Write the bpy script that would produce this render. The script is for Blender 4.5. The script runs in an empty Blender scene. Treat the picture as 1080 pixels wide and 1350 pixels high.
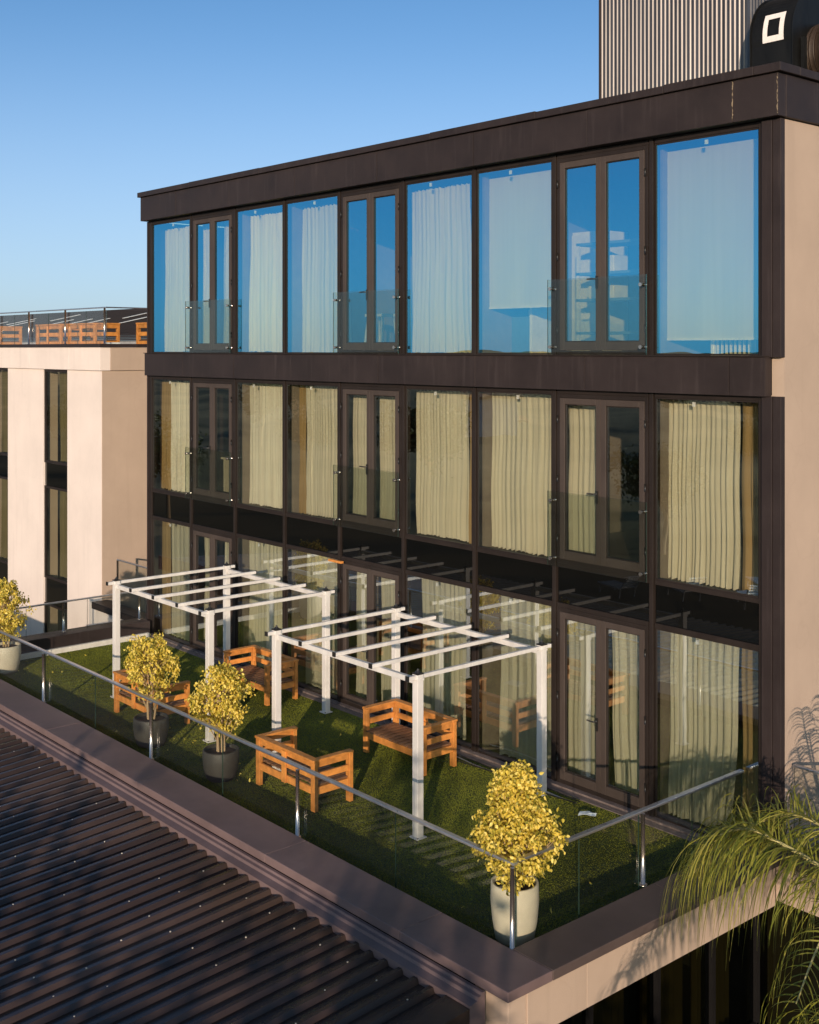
import bpy, math, random
import numpy as np
from mathutils import Vector, Matrix
random.seed(7)
rng = np.random.default_rng(11)
SC = bpy.context.scene
COL = SC.collection
R = math.radians

# ------------------------------------------------------------------ helpers
class MB:
    """collects shapes and links them as ONE mesh object"""
    def __init__(self):
        self.v = []; self.f = []; self.m = []; self.sm = []
    def face(self, pts, mi=0, smooth=False):
        n = len(self.v); self.v += [tuple(p) for p in pts]
        self.f.append(tuple(range(n, n + len(pts)))); self.m.append(mi); self.sm.append(smooth)
    def box(self, x0, x1, y0, y1, z0, z1, mi=0):
        n = len(self.v)
        self.v += [(x0,y0,z0),(x1,y0,z0),(x1,y1,z0),(x0,y1,z0),(x0,y0,z1),(x1,y0,z1),(x1,y1,z1),(x0,y1,z1)]
        for q in ((0,3,2,1),(4,5,6,7),(0,1,5,4),(1,2,6,5),(2,3,7,6),(3,0,4,7)):
            self.f.append(tuple(n+i for i in q)); self.m.append(mi); self.sm.append(False)
        return self
    def ring(self, x0, x1, z0, z1, w, y0, y1, wb=None, mi=0):
        """rectangular frame in the xz plane"""
        wb = w if wb is None else wb
        self.box(x0, x0+w, y0, y1, z0, z1, mi); self.box(x1-w, x1, y0, y1, z0, z1, mi)
        self.box(x0+w, x1-w, y0, y1, z1-w, z1, mi); self.box(x0+w, x1-w, y0, y1, z0, z0+wb, mi)
        return self
    def tube(self, pts, r, n=8, mi=0, cap=True):
        pts = [Vector(p) for p in pts]
        rs = r if isinstance(r, (list, tuple)) else [r]*len(pts)
        base = len(self.v); up = Vector((0,0,1)); prev = None
        for i, p in enumerate(pts):
            d = (pts[min(i+1, len(pts)-1)] - pts[max(i-1, 0)]).normalized()
            if prev is None:
                a = d.cross(up)
                if a.length < 1e-3: a = d.cross(Vector((1,0,0)))
            else:
                a = prev - d*prev.dot(d)
            a.normalize(); prev = a; b = d.cross(a)
            for k in range(n):
                t = 2*math.pi*k/n
                self.v.append(tuple(p + (a*math.cos(t) + b*math.sin(t))*rs[i]))
        for i in range(len(pts)-1):
            for k in range(n):
                q = base+i*n; k2 = (k+1) % n
                self.f.append((q+k, q+k2, q+n+k2, q+n+k)); self.m.append(mi); self.sm.append(True)
        if cap:
            self.f.append(tuple(base+k for k in range(n))); self.m.append(mi); self.sm.append(False)
            q = base+(len(pts)-1)*n
            self.f.append(tuple(q+n-1-k for k in range(n))); self.m.append(mi); self.sm.append(False)
        return self
    def lathe(self, prof, cx=0, cy=0, n=32, mi=0):
        base = len(self.v)
        for (r, z) in prof:
            for k in range(n):
                t = 2*math.pi*k/n; self.v.append((cx+r*math.cos(t), cy+r*math.sin(t), z))
        for i in range(len(prof)-1):
            for k in range(n):
                k2 = (k+1) % n; q = base+i*n
                self.f.append((q+k, q+k2, q+n+k2, q+n+k)); self.m.append(mi); self.sm.append(True)
        return self
    def extrude_x(self, prof, x0, x1, mi=0):
        """closed yz profile extruded along x"""
        n = len(self.v); k = len(prof)
        for x in (x0, x1):
            self.v += [(x, y, z) for (y, z) in prof]
        for i in range(k):
            j = (i+1) % k
            self.f.append((n+i, n+j, n+k+j, n+k+i)); self.m.append(mi); self.sm.append(False)
        self.f.append(tuple(n+k-1-i for i in range(k))); self.m.append(mi); self.sm.append(False)
        self.f.append(tuple(n+k+i for i in range(k))); self.m.append(mi); self.sm.append(False)
        return self
    def build(self, name, mats, parent=None, bevel=0, label=None):
        me = bpy.data.meshes.new(name); me.from_pydata(self.v, [], self.f)
        if not isinstance(mats, (list, tuple)): mats = [mats]
        for m in mats: me.materials.append(m)
        me.polygons.foreach_set('material_index', self.m)
        me.polygons.foreach_set('use_smooth', self.sm)
        me.update()
        o = bpy.data.objects.new(name, me); COL.objects.link(o)
        if parent: o.parent = parent
        if bevel:
            b = o.modifiers.new('bevel', 'BEVEL'); b.width = bevel; b.segments = 2; b.limit_method = 'ANGLE'
        if label: o['label'] = label
        return o

def np_mesh(name, verts, faces, mats, parent=None, mi=None, smooth=False):
    me = bpy.data.meshes.new(name)
    nf, k = faces.shape
    me.vertices.add(len(verts)); me.vertices.foreach_set('co', np.asarray(verts, np.float32).ravel())
    me.loops.add(nf*k); me.loops.foreach_set('vertex_index', faces.astype(np.int32).ravel())
    me.polygons.add(nf); me.polygons.foreach_set('loop_start', np.arange(0, nf*k, k, dtype=np.int32))
    if not isinstance(mats, (list, tuple)): mats = [mats]
    for m in mats: me.materials.append(m)
    if mi is not None: me.polygons.foreach_set('material_index', mi)
    if smooth: me.polygons.foreach_set('use_smooth', np.ones(nf, bool))
    me.update(calc_edges=True); me.validate()
    o = bpy.data.objects.new(name, me); COL.objects.link(o)
    if parent: o.parent = parent
    return o

def empty(name, loc=(0,0,0), rz=0):
    o = bpy.data.objects.new(name, None); COL.objects.link(o)
    o.location = loc; o.rotation_euler = (0,0,rz); o.empty_display_size = .2
    return o

def tag(o, label=None, cat=None, group=None, kind=None):
    if label: o['label'] = label
    if cat: o['category'] = cat
    if group: o['group'] = group
    if kind: o['kind'] = kind
    return o

def copy_tree(o, parent=None):
    c = o.copy(); COL.objects.link(c)
    if parent: c.parent = parent
    for ch in list(o.children): copy_tree(ch, c)
    return c

# ------------------------------------------------------------------ materials
def newmat(name):
    m = bpy.data.materials.new(name); m.use_nodes = True
    return m, m.node_tree.nodes, m.node_tree.links, m.node_tree.nodes['Principled BSDF']

def surf(name, col, rough=.6, metal=0., var=.15, scale=4., stretch=(1,1,1), bump=0., bscale=40., spec=.5, col2=None, coat=0.):
    """principled with object-space noise breaking up colour and gloss"""
    m, N, L, p = newmat(name)
    tc = N.new('ShaderNodeTexCoord'); mp = N.new('ShaderNodeMapping'); mp.inputs['Scale'].default_value = stretch
    L.new(tc.outputs['Object'], mp.inputs[0])
    nz = N.new('ShaderNodeTexNoise'); nz.inputs['Scale'].default_value = scale; nz.inputs['Detail'].default_value = 6; nz.inputs['Roughness'].default_value = .65
    L.new(mp.outputs[0], nz.inputs['Vector'])
    cr = N.new('ShaderNodeValToRGB')
    c2 = col2 if col2 else tuple(min(1, c*(1+var)) for c in col)
    c1 = tuple(c*(1-var) for c in col) if not col2 else col
    cr.color_ramp.elements[0].position = .3; cr.color_ramp.elements[1].position = .7
    cr.color_ramp.elements[0].color = (*c1, 1); cr.color_ramp.elements[1].color = (*c2, 1)
    L.new(nz.outputs['Fac'], cr.inputs[0]); L.new(cr.outputs[0], p.inputs['Base Color'])
    mr = N.new('ShaderNodeMapRange'); mr.inputs['To Min'].default_value = max(.02, rough-.1); mr.inputs['To Max'].default_value = min(1, rough+.1)
    L.new(nz.outputs['Fac'], mr.inputs['Value']); L.new(mr.outputs[0], p.inputs['Roughness'])
    p.inputs['Metallic'].default_value = metal; p.inputs['Specular IOR Level'].default_value = spec; p.inputs['Coat Weight'].default_value = coat
    if bump:
        n2 = N.new('ShaderNodeTexNoise'); n2.inputs['Scale'].default_value = bscale; n2.inputs['Detail'].default_value = 4
        L.new(mp.outputs[0], n2.inputs['Vector'])
        b = N.new('ShaderNodeBump'); b.inputs['Strength'].default_value = 1; b.inputs['Distance'].default_value = bump
        L.new(n2.outputs['Fac'], b.inputs['Height']); L.new(b.outputs[0], p.inputs['Normal'])
    return m

def glass(name, tint, base, rtint=(1,1,1), wav=0., wscale=1.2, ior=1.5):
    """tinted pane: straight transmission plus a clear mirror reflection that grows at grazing angles"""
    m, N, L, p = newmat(name); N.remove(p)
    out = N['Material Output']
    tr = N.new('ShaderNodeBsdfTransparent'); tr.inputs[0].default_value = (*tint, 1)
    gl = N.new('ShaderNodeBsdfGlossy'); gl.inputs['Roughness'].default_value = 0.0; gl.inputs[0].default_value = (*rtint, 1)
    fr = N.new('ShaderNodeLayerWeight'); fr.inputs['Blend'].default_value = .5
    pw = N.new('ShaderNodeMath'); pw.operation = 'POWER'; pw.inputs[1].default_value = 4.5; L.new(fr.outputs['Facing'], pw.inputs[0])
    ad = N.new('ShaderNodeMath'); ad.operation = 'MULTIPLY_ADD'; ad.use_clamp = True
    ad.inputs[1].default_value = .8; ad.inputs[2].default_value = base
    L.new(pw.outputs[0], ad.inputs[0])
    mx = N.new('ShaderNodeMixShader'); L.new(ad.outputs[0], mx.inputs[0]); L.new(tr.outputs[0], mx.inputs[1]); L.new(gl.outputs[0], mx.inputs[2])
    L.new(mx.outputs[0], out.inputs['Surface'])
    if wav:
        tc = N.new('ShaderNodeTexCoord'); nz = N.new('ShaderNodeTexNoise'); nz.inputs['Scale'].default_value = wscale; nz.inputs['Detail'].default_value = 1.5
        L.new(tc.outputs['Object'], nz.inputs['Vector'])
        b = N.new('ShaderNodeBump'); b.inputs['Distance'].default_value = wav; b.inputs['Strength'].default_value = 1
        L.new(nz.outputs['Fac'], b.inputs['Height']); L.new(b.outputs[0], gl.inputs['Normal'])
    return m

def cloth(name, col, trans=.35, var=.1):
    m, N, L, p = newmat(name); N.remove(p); out = N['Material Output']
    tc = N.new('ShaderNodeTexCoord'); mp = N.new('ShaderNodeMapping'); mp.inputs['Scale'].default_value = (14,14,.5)
    L.new(tc.outputs['Object'], mp.inputs[0])
    nz = N.new('ShaderNodeTexNoise'); nz.inputs['Scale'].default_value = 1.; nz.inputs['Detail'].default_value = 4; L.new(mp.outputs[0], nz.inputs['Vector'])
    cr = N.new('ShaderNodeValToRGB'); cr.color_ramp.elements[0].position = .3; cr.color_ramp.elements[1].position = .7
    cr.color_ramp.elements[0].color = (*[c*(1-var) for c in col], 1); cr.color_ramp.elements[1].color = (*[min(.95, c*(1+var)) for c in col], 1)
    L.new(nz.outputs['Fac'], cr.inputs[0])
    oi_ = N.new('ShaderNodeObjectInfo'); mr_ = N.new('ShaderNodeMapRange'); mr_.inputs['To Min'].default_value = .82; mr_.inputs['To Max'].default_value = 1.06
    L.new(oi_.outputs['Random'], mr_.inputs['Value']); hs_c = N.new('ShaderNodeHueSaturation'); L.new(mr_.outputs[0], hs_c.inputs['Value']); L.new(cr.outputs[0], hs_c.inputs['Color']); cr = hs_c
    d = N.new('ShaderNodeBsdfDiffuse'); t = N.new('ShaderNodeBsdfTranslucent'); mx = N.new('ShaderNodeMixShader'); mx.inputs[0].default_value = trans
    L.new(cr.outputs[0], d.inputs[0]); L.new(cr.outputs[0], t.inputs[0])
    L.new(d.outputs[0], mx.inputs[1]); L.new(t.outputs[0], mx.inputs[2]); L.new(mx.outputs[0], out.inputs['Surface'])
    return m

def leafmat(name, stops, trans=.35, gloss=.12):
    """each leaf takes its own tone"""
    m, N, L, p = newmat(name); out = N['Material Output']
    g = N.new('ShaderNodeNewGeometry'); cr = N.new('ShaderNodeValToRGB')
    els = cr.color_ramp.elements
    while len(els) < len(stops): els.new(.5)
    for e, (pos, c) in zip(els, stops): e.position = pos; e.color = (*c, 1)
    L.new(g.outputs['Random Per Island'], cr.inputs[0])
    L.new(cr.outputs[0], p.inputs['Base Color']); p.inputs['Roughness'].default_value = .45; p.inputs['Specular IOR Level'].default_value = gloss*3
    t = N.new('ShaderNodeBsdfTranslucent'); L.new(cr.outputs[0], t.inputs[0])
    mx = N.new('ShaderNodeMixShader'); mx.inputs[0].default_value = trans
    L.new(p.outputs[0], mx.inputs[1]); L.new(t.outputs[0], mx.inputs[2]); L.new(mx.outputs[0], out.inputs['Surface'])
    return m

def clad(name, col, rough=.42, metal=.0):
    """dark sheet cladding with faint vertical weather streaks"""
    m = surf(name, col, rough, metal, .22, 1.6, (1,1,1), .0006, 60, .22)
    N, L = m.node_tree.nodes, m.node_tree.links; p = N['Principled BSDF']
    tc = N.new('ShaderNodeTexCoord'); mp = N.new('ShaderNodeMapping'); mp.inputs['Scale'].default_value = (9,9,.7); L.new(tc.outputs['Object'], mp.inputs[0])
    nz = N.new('ShaderNodeTexNoise'); nz.inputs['Scale'].default_value = 1.3; nz.inputs['Detail'].default_value = 5; L.new(mp.outputs[0], nz.inputs['Vector'])
    cr = N.new('ShaderNodeValToRGB'); cr.color_ramp.elements[0].position = .56; cr.color_ramp.elements[1].position = .8
    cr.color_ramp.elements[0].color = (0,0,0,1); cr.color_ramp.elements[1].color = (.4,.4,.4,1); L.new(nz.outputs['Fac'], cr.inputs[0])
    mix = N.new('ShaderNodeMix'); mix.data_type = 'RGBA'
    src = p.inputs['Base Color'].links[0].from_socket
    L.new(cr.outputs[0], mix.inputs['Factor']); L.new(src, mix.inputs['A']); mix.inputs['B'].default_value = (*[min(1, c*2.0+.012) for c in col], 1)
    L.new(mix.outputs['Result'], p.inputs['Base Color'])
    return m

def stucco(name, col):
    """painted render with soft blotches, hairline cracks and drips"""
    m = surf(name, col, .85, 0, .06, .9, (1,1,1), .0015, 70, .3)
    N, L = m.node_tree.nodes, m.node_tree.links; p = N['Principled BSDF']
    tc = N.new('ShaderNodeTexCoord'); nz = N.new('ShaderNodeTexNoise'); nz.inputs['Scale'].default_value = 1.1; nz.inputs['Detail'].default_value = 3
    L.new(tc.outputs['Object'], nz.inputs['Vector'])
    vadd = N.new('ShaderNodeVectorMath'); vadd.operation = 'MULTIPLY_ADD'; vadd.inputs[1].default_value = (.9,.9,.9)
    L.new(nz.outputs['Color'], vadd.inputs[0]); L.new(tc.outputs['Object'], vadd.inputs[2])
    vo = N.new('ShaderNodeTexVoronoi'); vo.feature = 'DISTANCE_TO_EDGE'; vo.inputs['Scale'].default_value = .28; L.new(vadd.outputs[0], vo.inputs['Vector'])
    cr = N.new('ShaderNodeValToRGB'); cr.color_ramp.elements[0].position = 0; cr.color_ramp.elements[1].position = .003
    cr.color_ramp.elements[0].color = (.045,.045,.045,1); cr.color_ramp.elements[1].color = (0,0,0,1); L.new(vo.outputs['Distance'], cr.inputs[0])
    mix = N.new('ShaderNodeMix'); mix.data_type = 'RGBA'; src = p.inputs['Base Color'].links[0].from_socket
    L.new(cr.outputs[0], mix.inputs['Factor']); L.new(src, mix.inputs['A']); mix.inputs['B'].default_value = (*[c*.35 for c in col], 1)
    mp = N.new('ShaderNodeMapping'); mp.inputs['Scale'].default_value = (5,5,.35); L.new(tc.outputs['Object'], mp.inputs[0])
    n3 = N.new('ShaderNodeTexNoise'); n3.inputs['Scale'].default_value = 1; n3.inputs['Detail'].default_value = 5; L.new(mp.outputs[0], n3.inputs['Vector'])
    c3 = N.new('ShaderNodeValToRGB'); c3.color_ramp.elements[0].position = .55; c3.color_ramp.elements[1].position = .8
    c3.color_ramp.elements[0].color = (0,0,0,1); c3.color_ramp.elements[1].color = (.35,.35,.35,1); L.new(n3.outputs['Fac'], c3.inputs[0])
    mx2 = N.new('ShaderNodeMix'); mx2.data_type = 'RGBA'; L.new(c3.outputs[0], mx2.inputs['Factor']); L.new(mix.outputs['Result'], mx2.inputs['A'])
    mx2.inputs['B'].default_value = (*[c*.78 for c in col], 1); L.new(mx2.outputs['Result'], p.inputs['Base Color'])
    return m

def woodmat(name, col, grain):
    m, N, L, p = newmat(name)
    tc = N.new('ShaderNodeTexCoord'); g = N.new('ShaderNodeNewGeometry'); mp = N.new('ShaderNodeMapping'); mp.inputs['Scale'].default_value = grain
    ofs = N.new('ShaderNodeVectorMath'); ofs.operation = 'ADD'; L.new(tc.outputs['Object'], ofs.inputs[0]); 
    rr = N.new('ShaderNodeMath'); rr.operation = 'MULTIPLY'; rr.inputs[1].default_value = 30; L.new(g.outputs['Random Per Island'], rr.inputs[0]); L.new(rr.outputs[0], ofs.inputs[1])
    L.new(ofs.outputs[0], mp.inputs[0])
    nz = N.new('ShaderNodeTexNoise'); nz.inputs['Scale'].default_value = 3; nz.inputs['Detail'].default_value = 6; L.new(mp.outputs[0], nz.inputs['Vector'])
    cr = N.new('ShaderNodeValToRGB'); cr.color_ramp.elements[0].position = .3; cr.color_ramp.elements[1].position = .72
    cr.color_ramp.elements[0].color = (*[c*.72 for c in col], 1); cr.color_ramp.elements[1].color = (*[min(1,c*1.25) for c in col], 1); L.new(nz.outputs['Fac'], cr.inputs[0])
    hs = N.new('ShaderNodeHueSaturation'); mr = N.new('ShaderNodeMapRange'); mr.inputs['To Min'].default_value = .75; mr.inputs['To Max'].default_value = 1.2
    L.new(g.outputs['Random Per Island'], mr.inputs['Value']); L.new(mr.outputs[0], hs.inputs['Value']); L.new(cr.outputs[0], hs.inputs['Color'])
    L.new(hs.outputs[0], p.inputs['Base Color']); p.inputs['Roughness'].default_value = .55
    return m

def coated_glass(name, refl, trans, wav, wscale):
    """solar control coating: mirrors the blue end, lets the warm end through"""
    m, N, L, p = newmat(name); N.remove(p); out = N['Material Output']
    tr = N.new('ShaderNodeBsdfTransparent'); tr.inputs[0].default_value = (*trans, 1)
    gl = N.new('ShaderNodeBsdfGlossy'); gl.inputs['Roughness'].default_value = 0.0; gl.inputs[0].default_value = (*refl, 1)
    tc = N.new('ShaderNodeTexCoord'); nz = N.new('ShaderNodeTexNoise'); nz.inputs['Scale'].default_value = wscale; nz.inputs['Detail'].default_value = 1.5
    L.new(tc.outputs['Object'], nz.inputs['Vector'])
    b = N.new('ShaderNodeBump'); b.inputs['Distance'].default_value = wav; b.inputs['Strength'].default_value = 1
    L.new(nz.outputs['Fac'], b.inputs['Height']); L.new(b.outputs[0], gl.inputs['Normal'])
    ad = N.new('ShaderNodeAddShader'); L.new(tr.outputs[0], ad.inputs[0]); L.new(gl.outputs[0], ad.inputs[1]); L.new(ad.outputs[0], out.inputs['Surface'])
    return m

M = {}
M['clad'] = clad('dark_cladding', (.029,.021,.0205), .5)
M['frame'] = surf('bronze_frame', (.022,.016,.014), .5, 0, .2, 3, (1,1,.4), 0, 40, .22)
M['leafframe'] = surf('door_frame', (.060,.045,.039), .5, 0, .15, 3, (1,1,.4), 0, 40, .25)
M['dark'] = surf('dark_gap', (.008,.007,.007), .8, spec=.08)
M['cream'] = stucco('cream_render', (.72,.62,.57))
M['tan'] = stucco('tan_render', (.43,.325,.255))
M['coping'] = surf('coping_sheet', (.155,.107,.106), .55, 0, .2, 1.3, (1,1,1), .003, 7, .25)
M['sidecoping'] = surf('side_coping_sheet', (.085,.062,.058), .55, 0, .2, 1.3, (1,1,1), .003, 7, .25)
M['roof'] = surf('roof_sheet', (.043,.028,.023), .22, 0, .35, 1.2, (1,.35,1), .0006, 30, .42)
_n, _l = M['roof'].node_tree.nodes, M['roof'].node_tree.links; _p = _n['Principled BSDF']
_tc = _n.new('ShaderNodeTexCoord'); _sp = _n.new('ShaderNodeSeparateXYZ'); _l.new(_tc.outputs['Object'], _sp.inputs[0])
_m1 = _n.new('ShaderNodeMath'); _m1.operation = 'DIVIDE'; _m1.inputs[1].default_value = .912; _l.new(_sp.outputs['X'], _m1.inputs[0])
_m2 = _n.new('ShaderNodeMath'); _m2.operation = 'FLOOR'; _l.new(_m1.outputs[0], _m2.inputs[0])
_wn = _n.new('ShaderNodeTexWhiteNoise'); _wn.noise_dimensions = '1D'; _l.new(_m2.outputs[0], _wn.inputs['W'])
_mr = _n.new('ShaderNodeMapRange'); _mr.inputs['To Min'].default_value = .72; _mr.inputs['To Max'].default_value = 1.15; _l.new(_wn.outputs['Value'], _mr.inputs['Value'])
_hs = _n.new('ShaderNodeHueSaturation'); _src = _p.inputs['Base Color'].links[0].from_socket; _l.new(_src, _hs.inputs['Color']); _l.new(_mr.outputs[0], _hs.inputs['Value']); _l.new(_hs.outputs[0], _p.inputs['Base Color'])
M['screw'] = surf('screw_head', (.55,.48,.4), .35, .5)
M['white'] = surf('white_paint', (.62,.59,.565), .5, 0, .14, 5, (1,1,.35), .0006, 50)
M['kerb'] = surf('white_kerb', (.62,.58,.53), .7, 0, .12, 5)
M['black'] = surf('black_plastic', (.015,.014,.014), .4)
M['steel'] = surf('brushed_steel', (.62,.55,.5), .22, .95, .1, 8, (1,1,.1))
M['rail'] = surf('steel_rail', (.55,.55,.57), .3, .9, .1, 8)
M['wood'] = woodmat('orange_wood', (.64,.25,.055), (3,3,3))
M['seatwood'] = woodmat('weathered_wood', (.2,.1,.05), (6,6,6))
M['potlight'] = surf('cream_pot', (.56,.50,.39), .55, 0, .08, 5, (1,1,1), .001, 30)
M['potgrey'] = surf('grey_pot', (.042,.039,.033), .6, 0, .12, 5, (1,1,1), .001, 30)
M['soil'] = surf('potting_soil', (.06,.035,.022), .95, 0, .5, 30, (1,1,1), .01, 40)
M['bark'] = surf('pale_bark', (.4,.28,.16), .8, 0, .25, 12, (1,1,.2), .002, 40)
M['leaf'] = leafmat('yellow_leaf', [(0,(.22,.22,.03)),(.2,(.48,.39,.05)),(.55,(.80,.60,.09)),(1,(.94,.78,.22))], .35)
M['leafgreen'] = leafmat('olive_yellow_leaf', [(0,(.16,.20,.025)),(.3,(.36,.34,.045)),(.7,(.62,.50,.08)),(1,(.84,.68,.16))], .35)
M['palmleaf'] = leafmat('palm_leaflet', [(0,(.12,.14,.02)),(.5,(.26,.26,.035)),(1,(.46,.40,.09))], .3)
M['rachis'] = surf('palm_rachis', (.42,.36,.14), .55, 0, .2, 10)
M['treeleaf'] = leafmat('dark_tree_leaf', [(0,(.02,.035,.008)),(.6,(.04,.06,.014)),(1,(.07,.08,.02))], .25)
M['glass'] = glass('facade_glass', (.92,.90,.82), .29, (.72,.90,1.0), .003, .9)
M['lowglass'] = glass('ground_floor_glass', (.90,.91,.84), .37, (.86,.94,1.0), .003, .9)
M['topglass'] = coated_glass('top_storey_glass', (.08,.40,.64), (.53,.48,.25), .0026, .9)
M['wingglass'] = glass('wing_glass', (.62,.60,.50), .14, (.8,.9,1.0), .0016, .9)
M['darkglass'] = glass('dark_lower_glass', (.13,.14,.10), .09, (.8,.9,1.0), .0016, .9)
M['clear'] = glass('balustrade_glass', (.94,.95,.935), .02, (1,1,1))
M['guard'] = glass('guard_glass', (.89,.91,.89), .03, (.9,1,1))
M['edge'] = surf('glass_edge', (.02,.04,.032), .2)
M['spandrel'] = surf('black_spandrel_glass', (.004,.004,.004), .0, 0, .1, 2, spec=.42)
for l_ in list(M['spandrel'].node_tree.links):
    if l_.to_socket.name == 'Roughness': M['spandrel'].node_tree.links.remove(l_)
M['spandrel'].node_tree.nodes['Principled BSDF'].inputs['Roughness'].default_value = .005
M['curtain'] = cloth('cream_curtain', (.76,.73,.57), .3)
M['bright'] = cloth('bright_curtain', (.90,.87,.72), .3)
M['topcurtain'] = cloth('white_curtain', (.90,.88,.80), .3)
M['sheer'] = cloth('tan_drape', (.42,.30,.14), .3)
M['olive'] = cloth('olive_curtain', (.42,.38,.25), .3)
M['blind'] = cloth('white_blind', (.80,.80,.76), .3, .03)
M['inwall'] = surf('room_wall', (.20,.17,.13), .9)
M['infloor'] = surf('room_floor', (.12,.09,.065), .6)
M['inwhite'] = surf('white_laminate', (.75,.75,.75), .5)
M['zinc'] = surf('galvanised_sheet', (.19,.168,.158), .46, .85, .55, 11, (1,1,.015))
M['fan'] = surf('black_fan_paint', (.009,.009,.009), .42, 0, .4, 4, (1,1,.3), .001, 20, .16)
M['fanbrown'] = surf('rusty_black_metal', (.05,.032,.022), .5, .3, .4, 6)
M['whitepaint'] = surf('brushed_white_paint', (.82,.74,.70), .7, 0, .08, 15)
M['terracotta'] = surf('terracotta', (.42,.19,.09), .8)
M['paper'] = surf('paper', (.6,.66,.7), .8, 0, .15, 20)

def mat_ground():
    m, N, L, p = newmat('dry_grass_ground'); tc = N.new('ShaderNodeTexCoord')
    nz = N.new('ShaderNodeTexNoise'); nz.inputs['Scale'].default_value = .045; nz.inputs['Detail'].default_value = 9; L.new(tc.outputs['Object'], nz.inputs['Vector'])
    cr = N.new('ShaderNodeValToRGB'); cr.color_ramp.elements[0].position = .4; cr.color_ramp.elements[1].position = .66
    cr.color_ramp.elements[0].color = (.06,.058,.022,1); cr.color_ramp.elements[1].color = (.34,.25,.12,1)
    L.new(nz.outputs['Fac'], cr.inputs[0]); L.new(cr.outputs[0], p.inputs['Base Color']); p.inputs['Roughness'].default_value = .95
    return m
M['ground'] = mat_ground()
def mat_turf():
    m, N, L, p = newmat('turf_blade'); g = N.new('ShaderNodeNewGeometry'); cr = N.new('ShaderNodeValToRGB')
    cr.color_ramp.elements[0].color = (.15,.165,.018,1); cr.color_ramp.elements[1].color = (.25,.26,.030,1)
    L.new(g.outputs['Random Per Island'], cr.inputs[0])
    tc = N.new('ShaderNodeTexCoord'); nz = N.new('ShaderNodeTexNoise'); nz.inputs['Scale'].default_value = 1.2; nz.inputs['Detail'].default_value = 6; L.new(tc.outputs['Object'], nz.inputs['Vector'])
    mr = N.new('ShaderNodeMapRange'); mr.inputs['From Min'].default_value = .3; mr.inputs['From Max'].default_value = .7; mr.inputs['To Min'].default_value = .75; mr.inputs['To Max'].default_value = 1.1; L.new(nz.outputs['Fac'], mr.inputs['Value'])
    hs = N.new('ShaderNodeHueSaturation'); L.new(cr.outputs[0], hs.inputs['Color']); L.new(mr.outputs[0], hs.inputs['Value']); L.new(hs.outputs[0], p.inputs['Base Color'])
    p.inputs['Roughness'].default_value = .6; p.inputs['Specular IOR Level'].default_value = .2
    return m
M['turf'] = mat_turf()
M['turfbase'] = surf('turf_backing', (.03,.045,.012), .95, 0, .4, 25)

# ------------------------------------------------------------------ ground
g = MB(); g.face([(-3000,-3000,-4.5),(3000,-3000,-4.5),(3000,3000,-4.5),(-3000,3000,-4.5)])
tag(g.build('ground', M['ground']), 'dry grassy ground around the buildings', 'ground', kind='structure')

# ------------------------------------------------------------------ main building
B = [-22.83,-21.18,-19.55,-17.90,-16.26,-14.58,-12.94,-11.33,-9.65,-8.01]
TY = 'wdwwdwwdw'
FY = 12.474
bld = tag(empty('apartment_building', (-15.4, 12.5, 0)), 'three storey block with dark brown cladding bands and a full glass front', 'building')
def P(mb, name, mat, bevel=0, par=None, label=None):
    o = mb.build(name, mat, None, bevel, label)
    o.parent = par or bld
    o.matrix_parent_inverse = (par or bld).matrix_world.inverted() if par else Matrix.Translation(-Vector(bld.location))
    return o
# floors, rooms
for z0, z1 in ((-.3,-.02),(2.56,3.0),(5.52,5.93),(8.78,9.05)):
    P(MB().box(-22.9,-7.98,12.62,17.0,z0,z1), 'floor_slab', M['infloor'])
rw = MB().box(-22.9,-7.98,17.0,17.2,-4.5,9.05); P(rw, 'rear_wall', M['inwall'])
P(MB().box(-22.94,-22.9,12.42,17.2,-4.5,8.76), 'side_wall', M['clad'])
for z0, z1 in ((-.02,2.56),(3.0,5.52),(5.93,8.78)):
    for k in (2,3,6,8):
        P(MB().box(B[k]-.05,B[k]+.05,12.62,17.0,z0,z1), 'partition_wall', M['inwall'])
ew = MB().box(-7.98,-7.755,12.50,17.3,-4.5,8.76)
P(ew, 'end_wall', M['tan'])
cc = MB()
for z0, z1 in ((-.35,5.50),(5.96,8.76)):
    cc.box(-8.0,-7.86,12.40,12.497,z0,z1); cc.box(-7.855,-7.745,12.41,12.497,z0,z1); cc.box(-7.862,-7.852,12.43,12.49,z0,z1,1)
P(cc, 'corner_column', [M['clad'], M['dark']], .006)
# slab band made of butted sheets
def panels(mb, xs, y0, y1, z0, z1, gap=.008):
    for a, b in zip(xs[:-1], xs[1:]):
        o = random.uniform(-.004,.004)
        mb.box(a+gap/2, b-gap/2, y0+o, y1, z0, z1)
bd = MB(); panels(bd, [-22.88,-21.30,-19.4,-17.52,-15.07,-12.8,-10.67,-8.40,-7.9], 12.33, 12.46, 5.50, 5.965)
P(bd, 'slab_band', M['clad'], .004); P(MB().box(-22.86,-7.92,12.46,12.62,5.51,5.955), 'band_backing', M['dark'])
dr = MB().box(-22.88,-7.9,12.30,12.5,5.966,5.980); P(dr, 'drip_edge', M['frame'])
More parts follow.
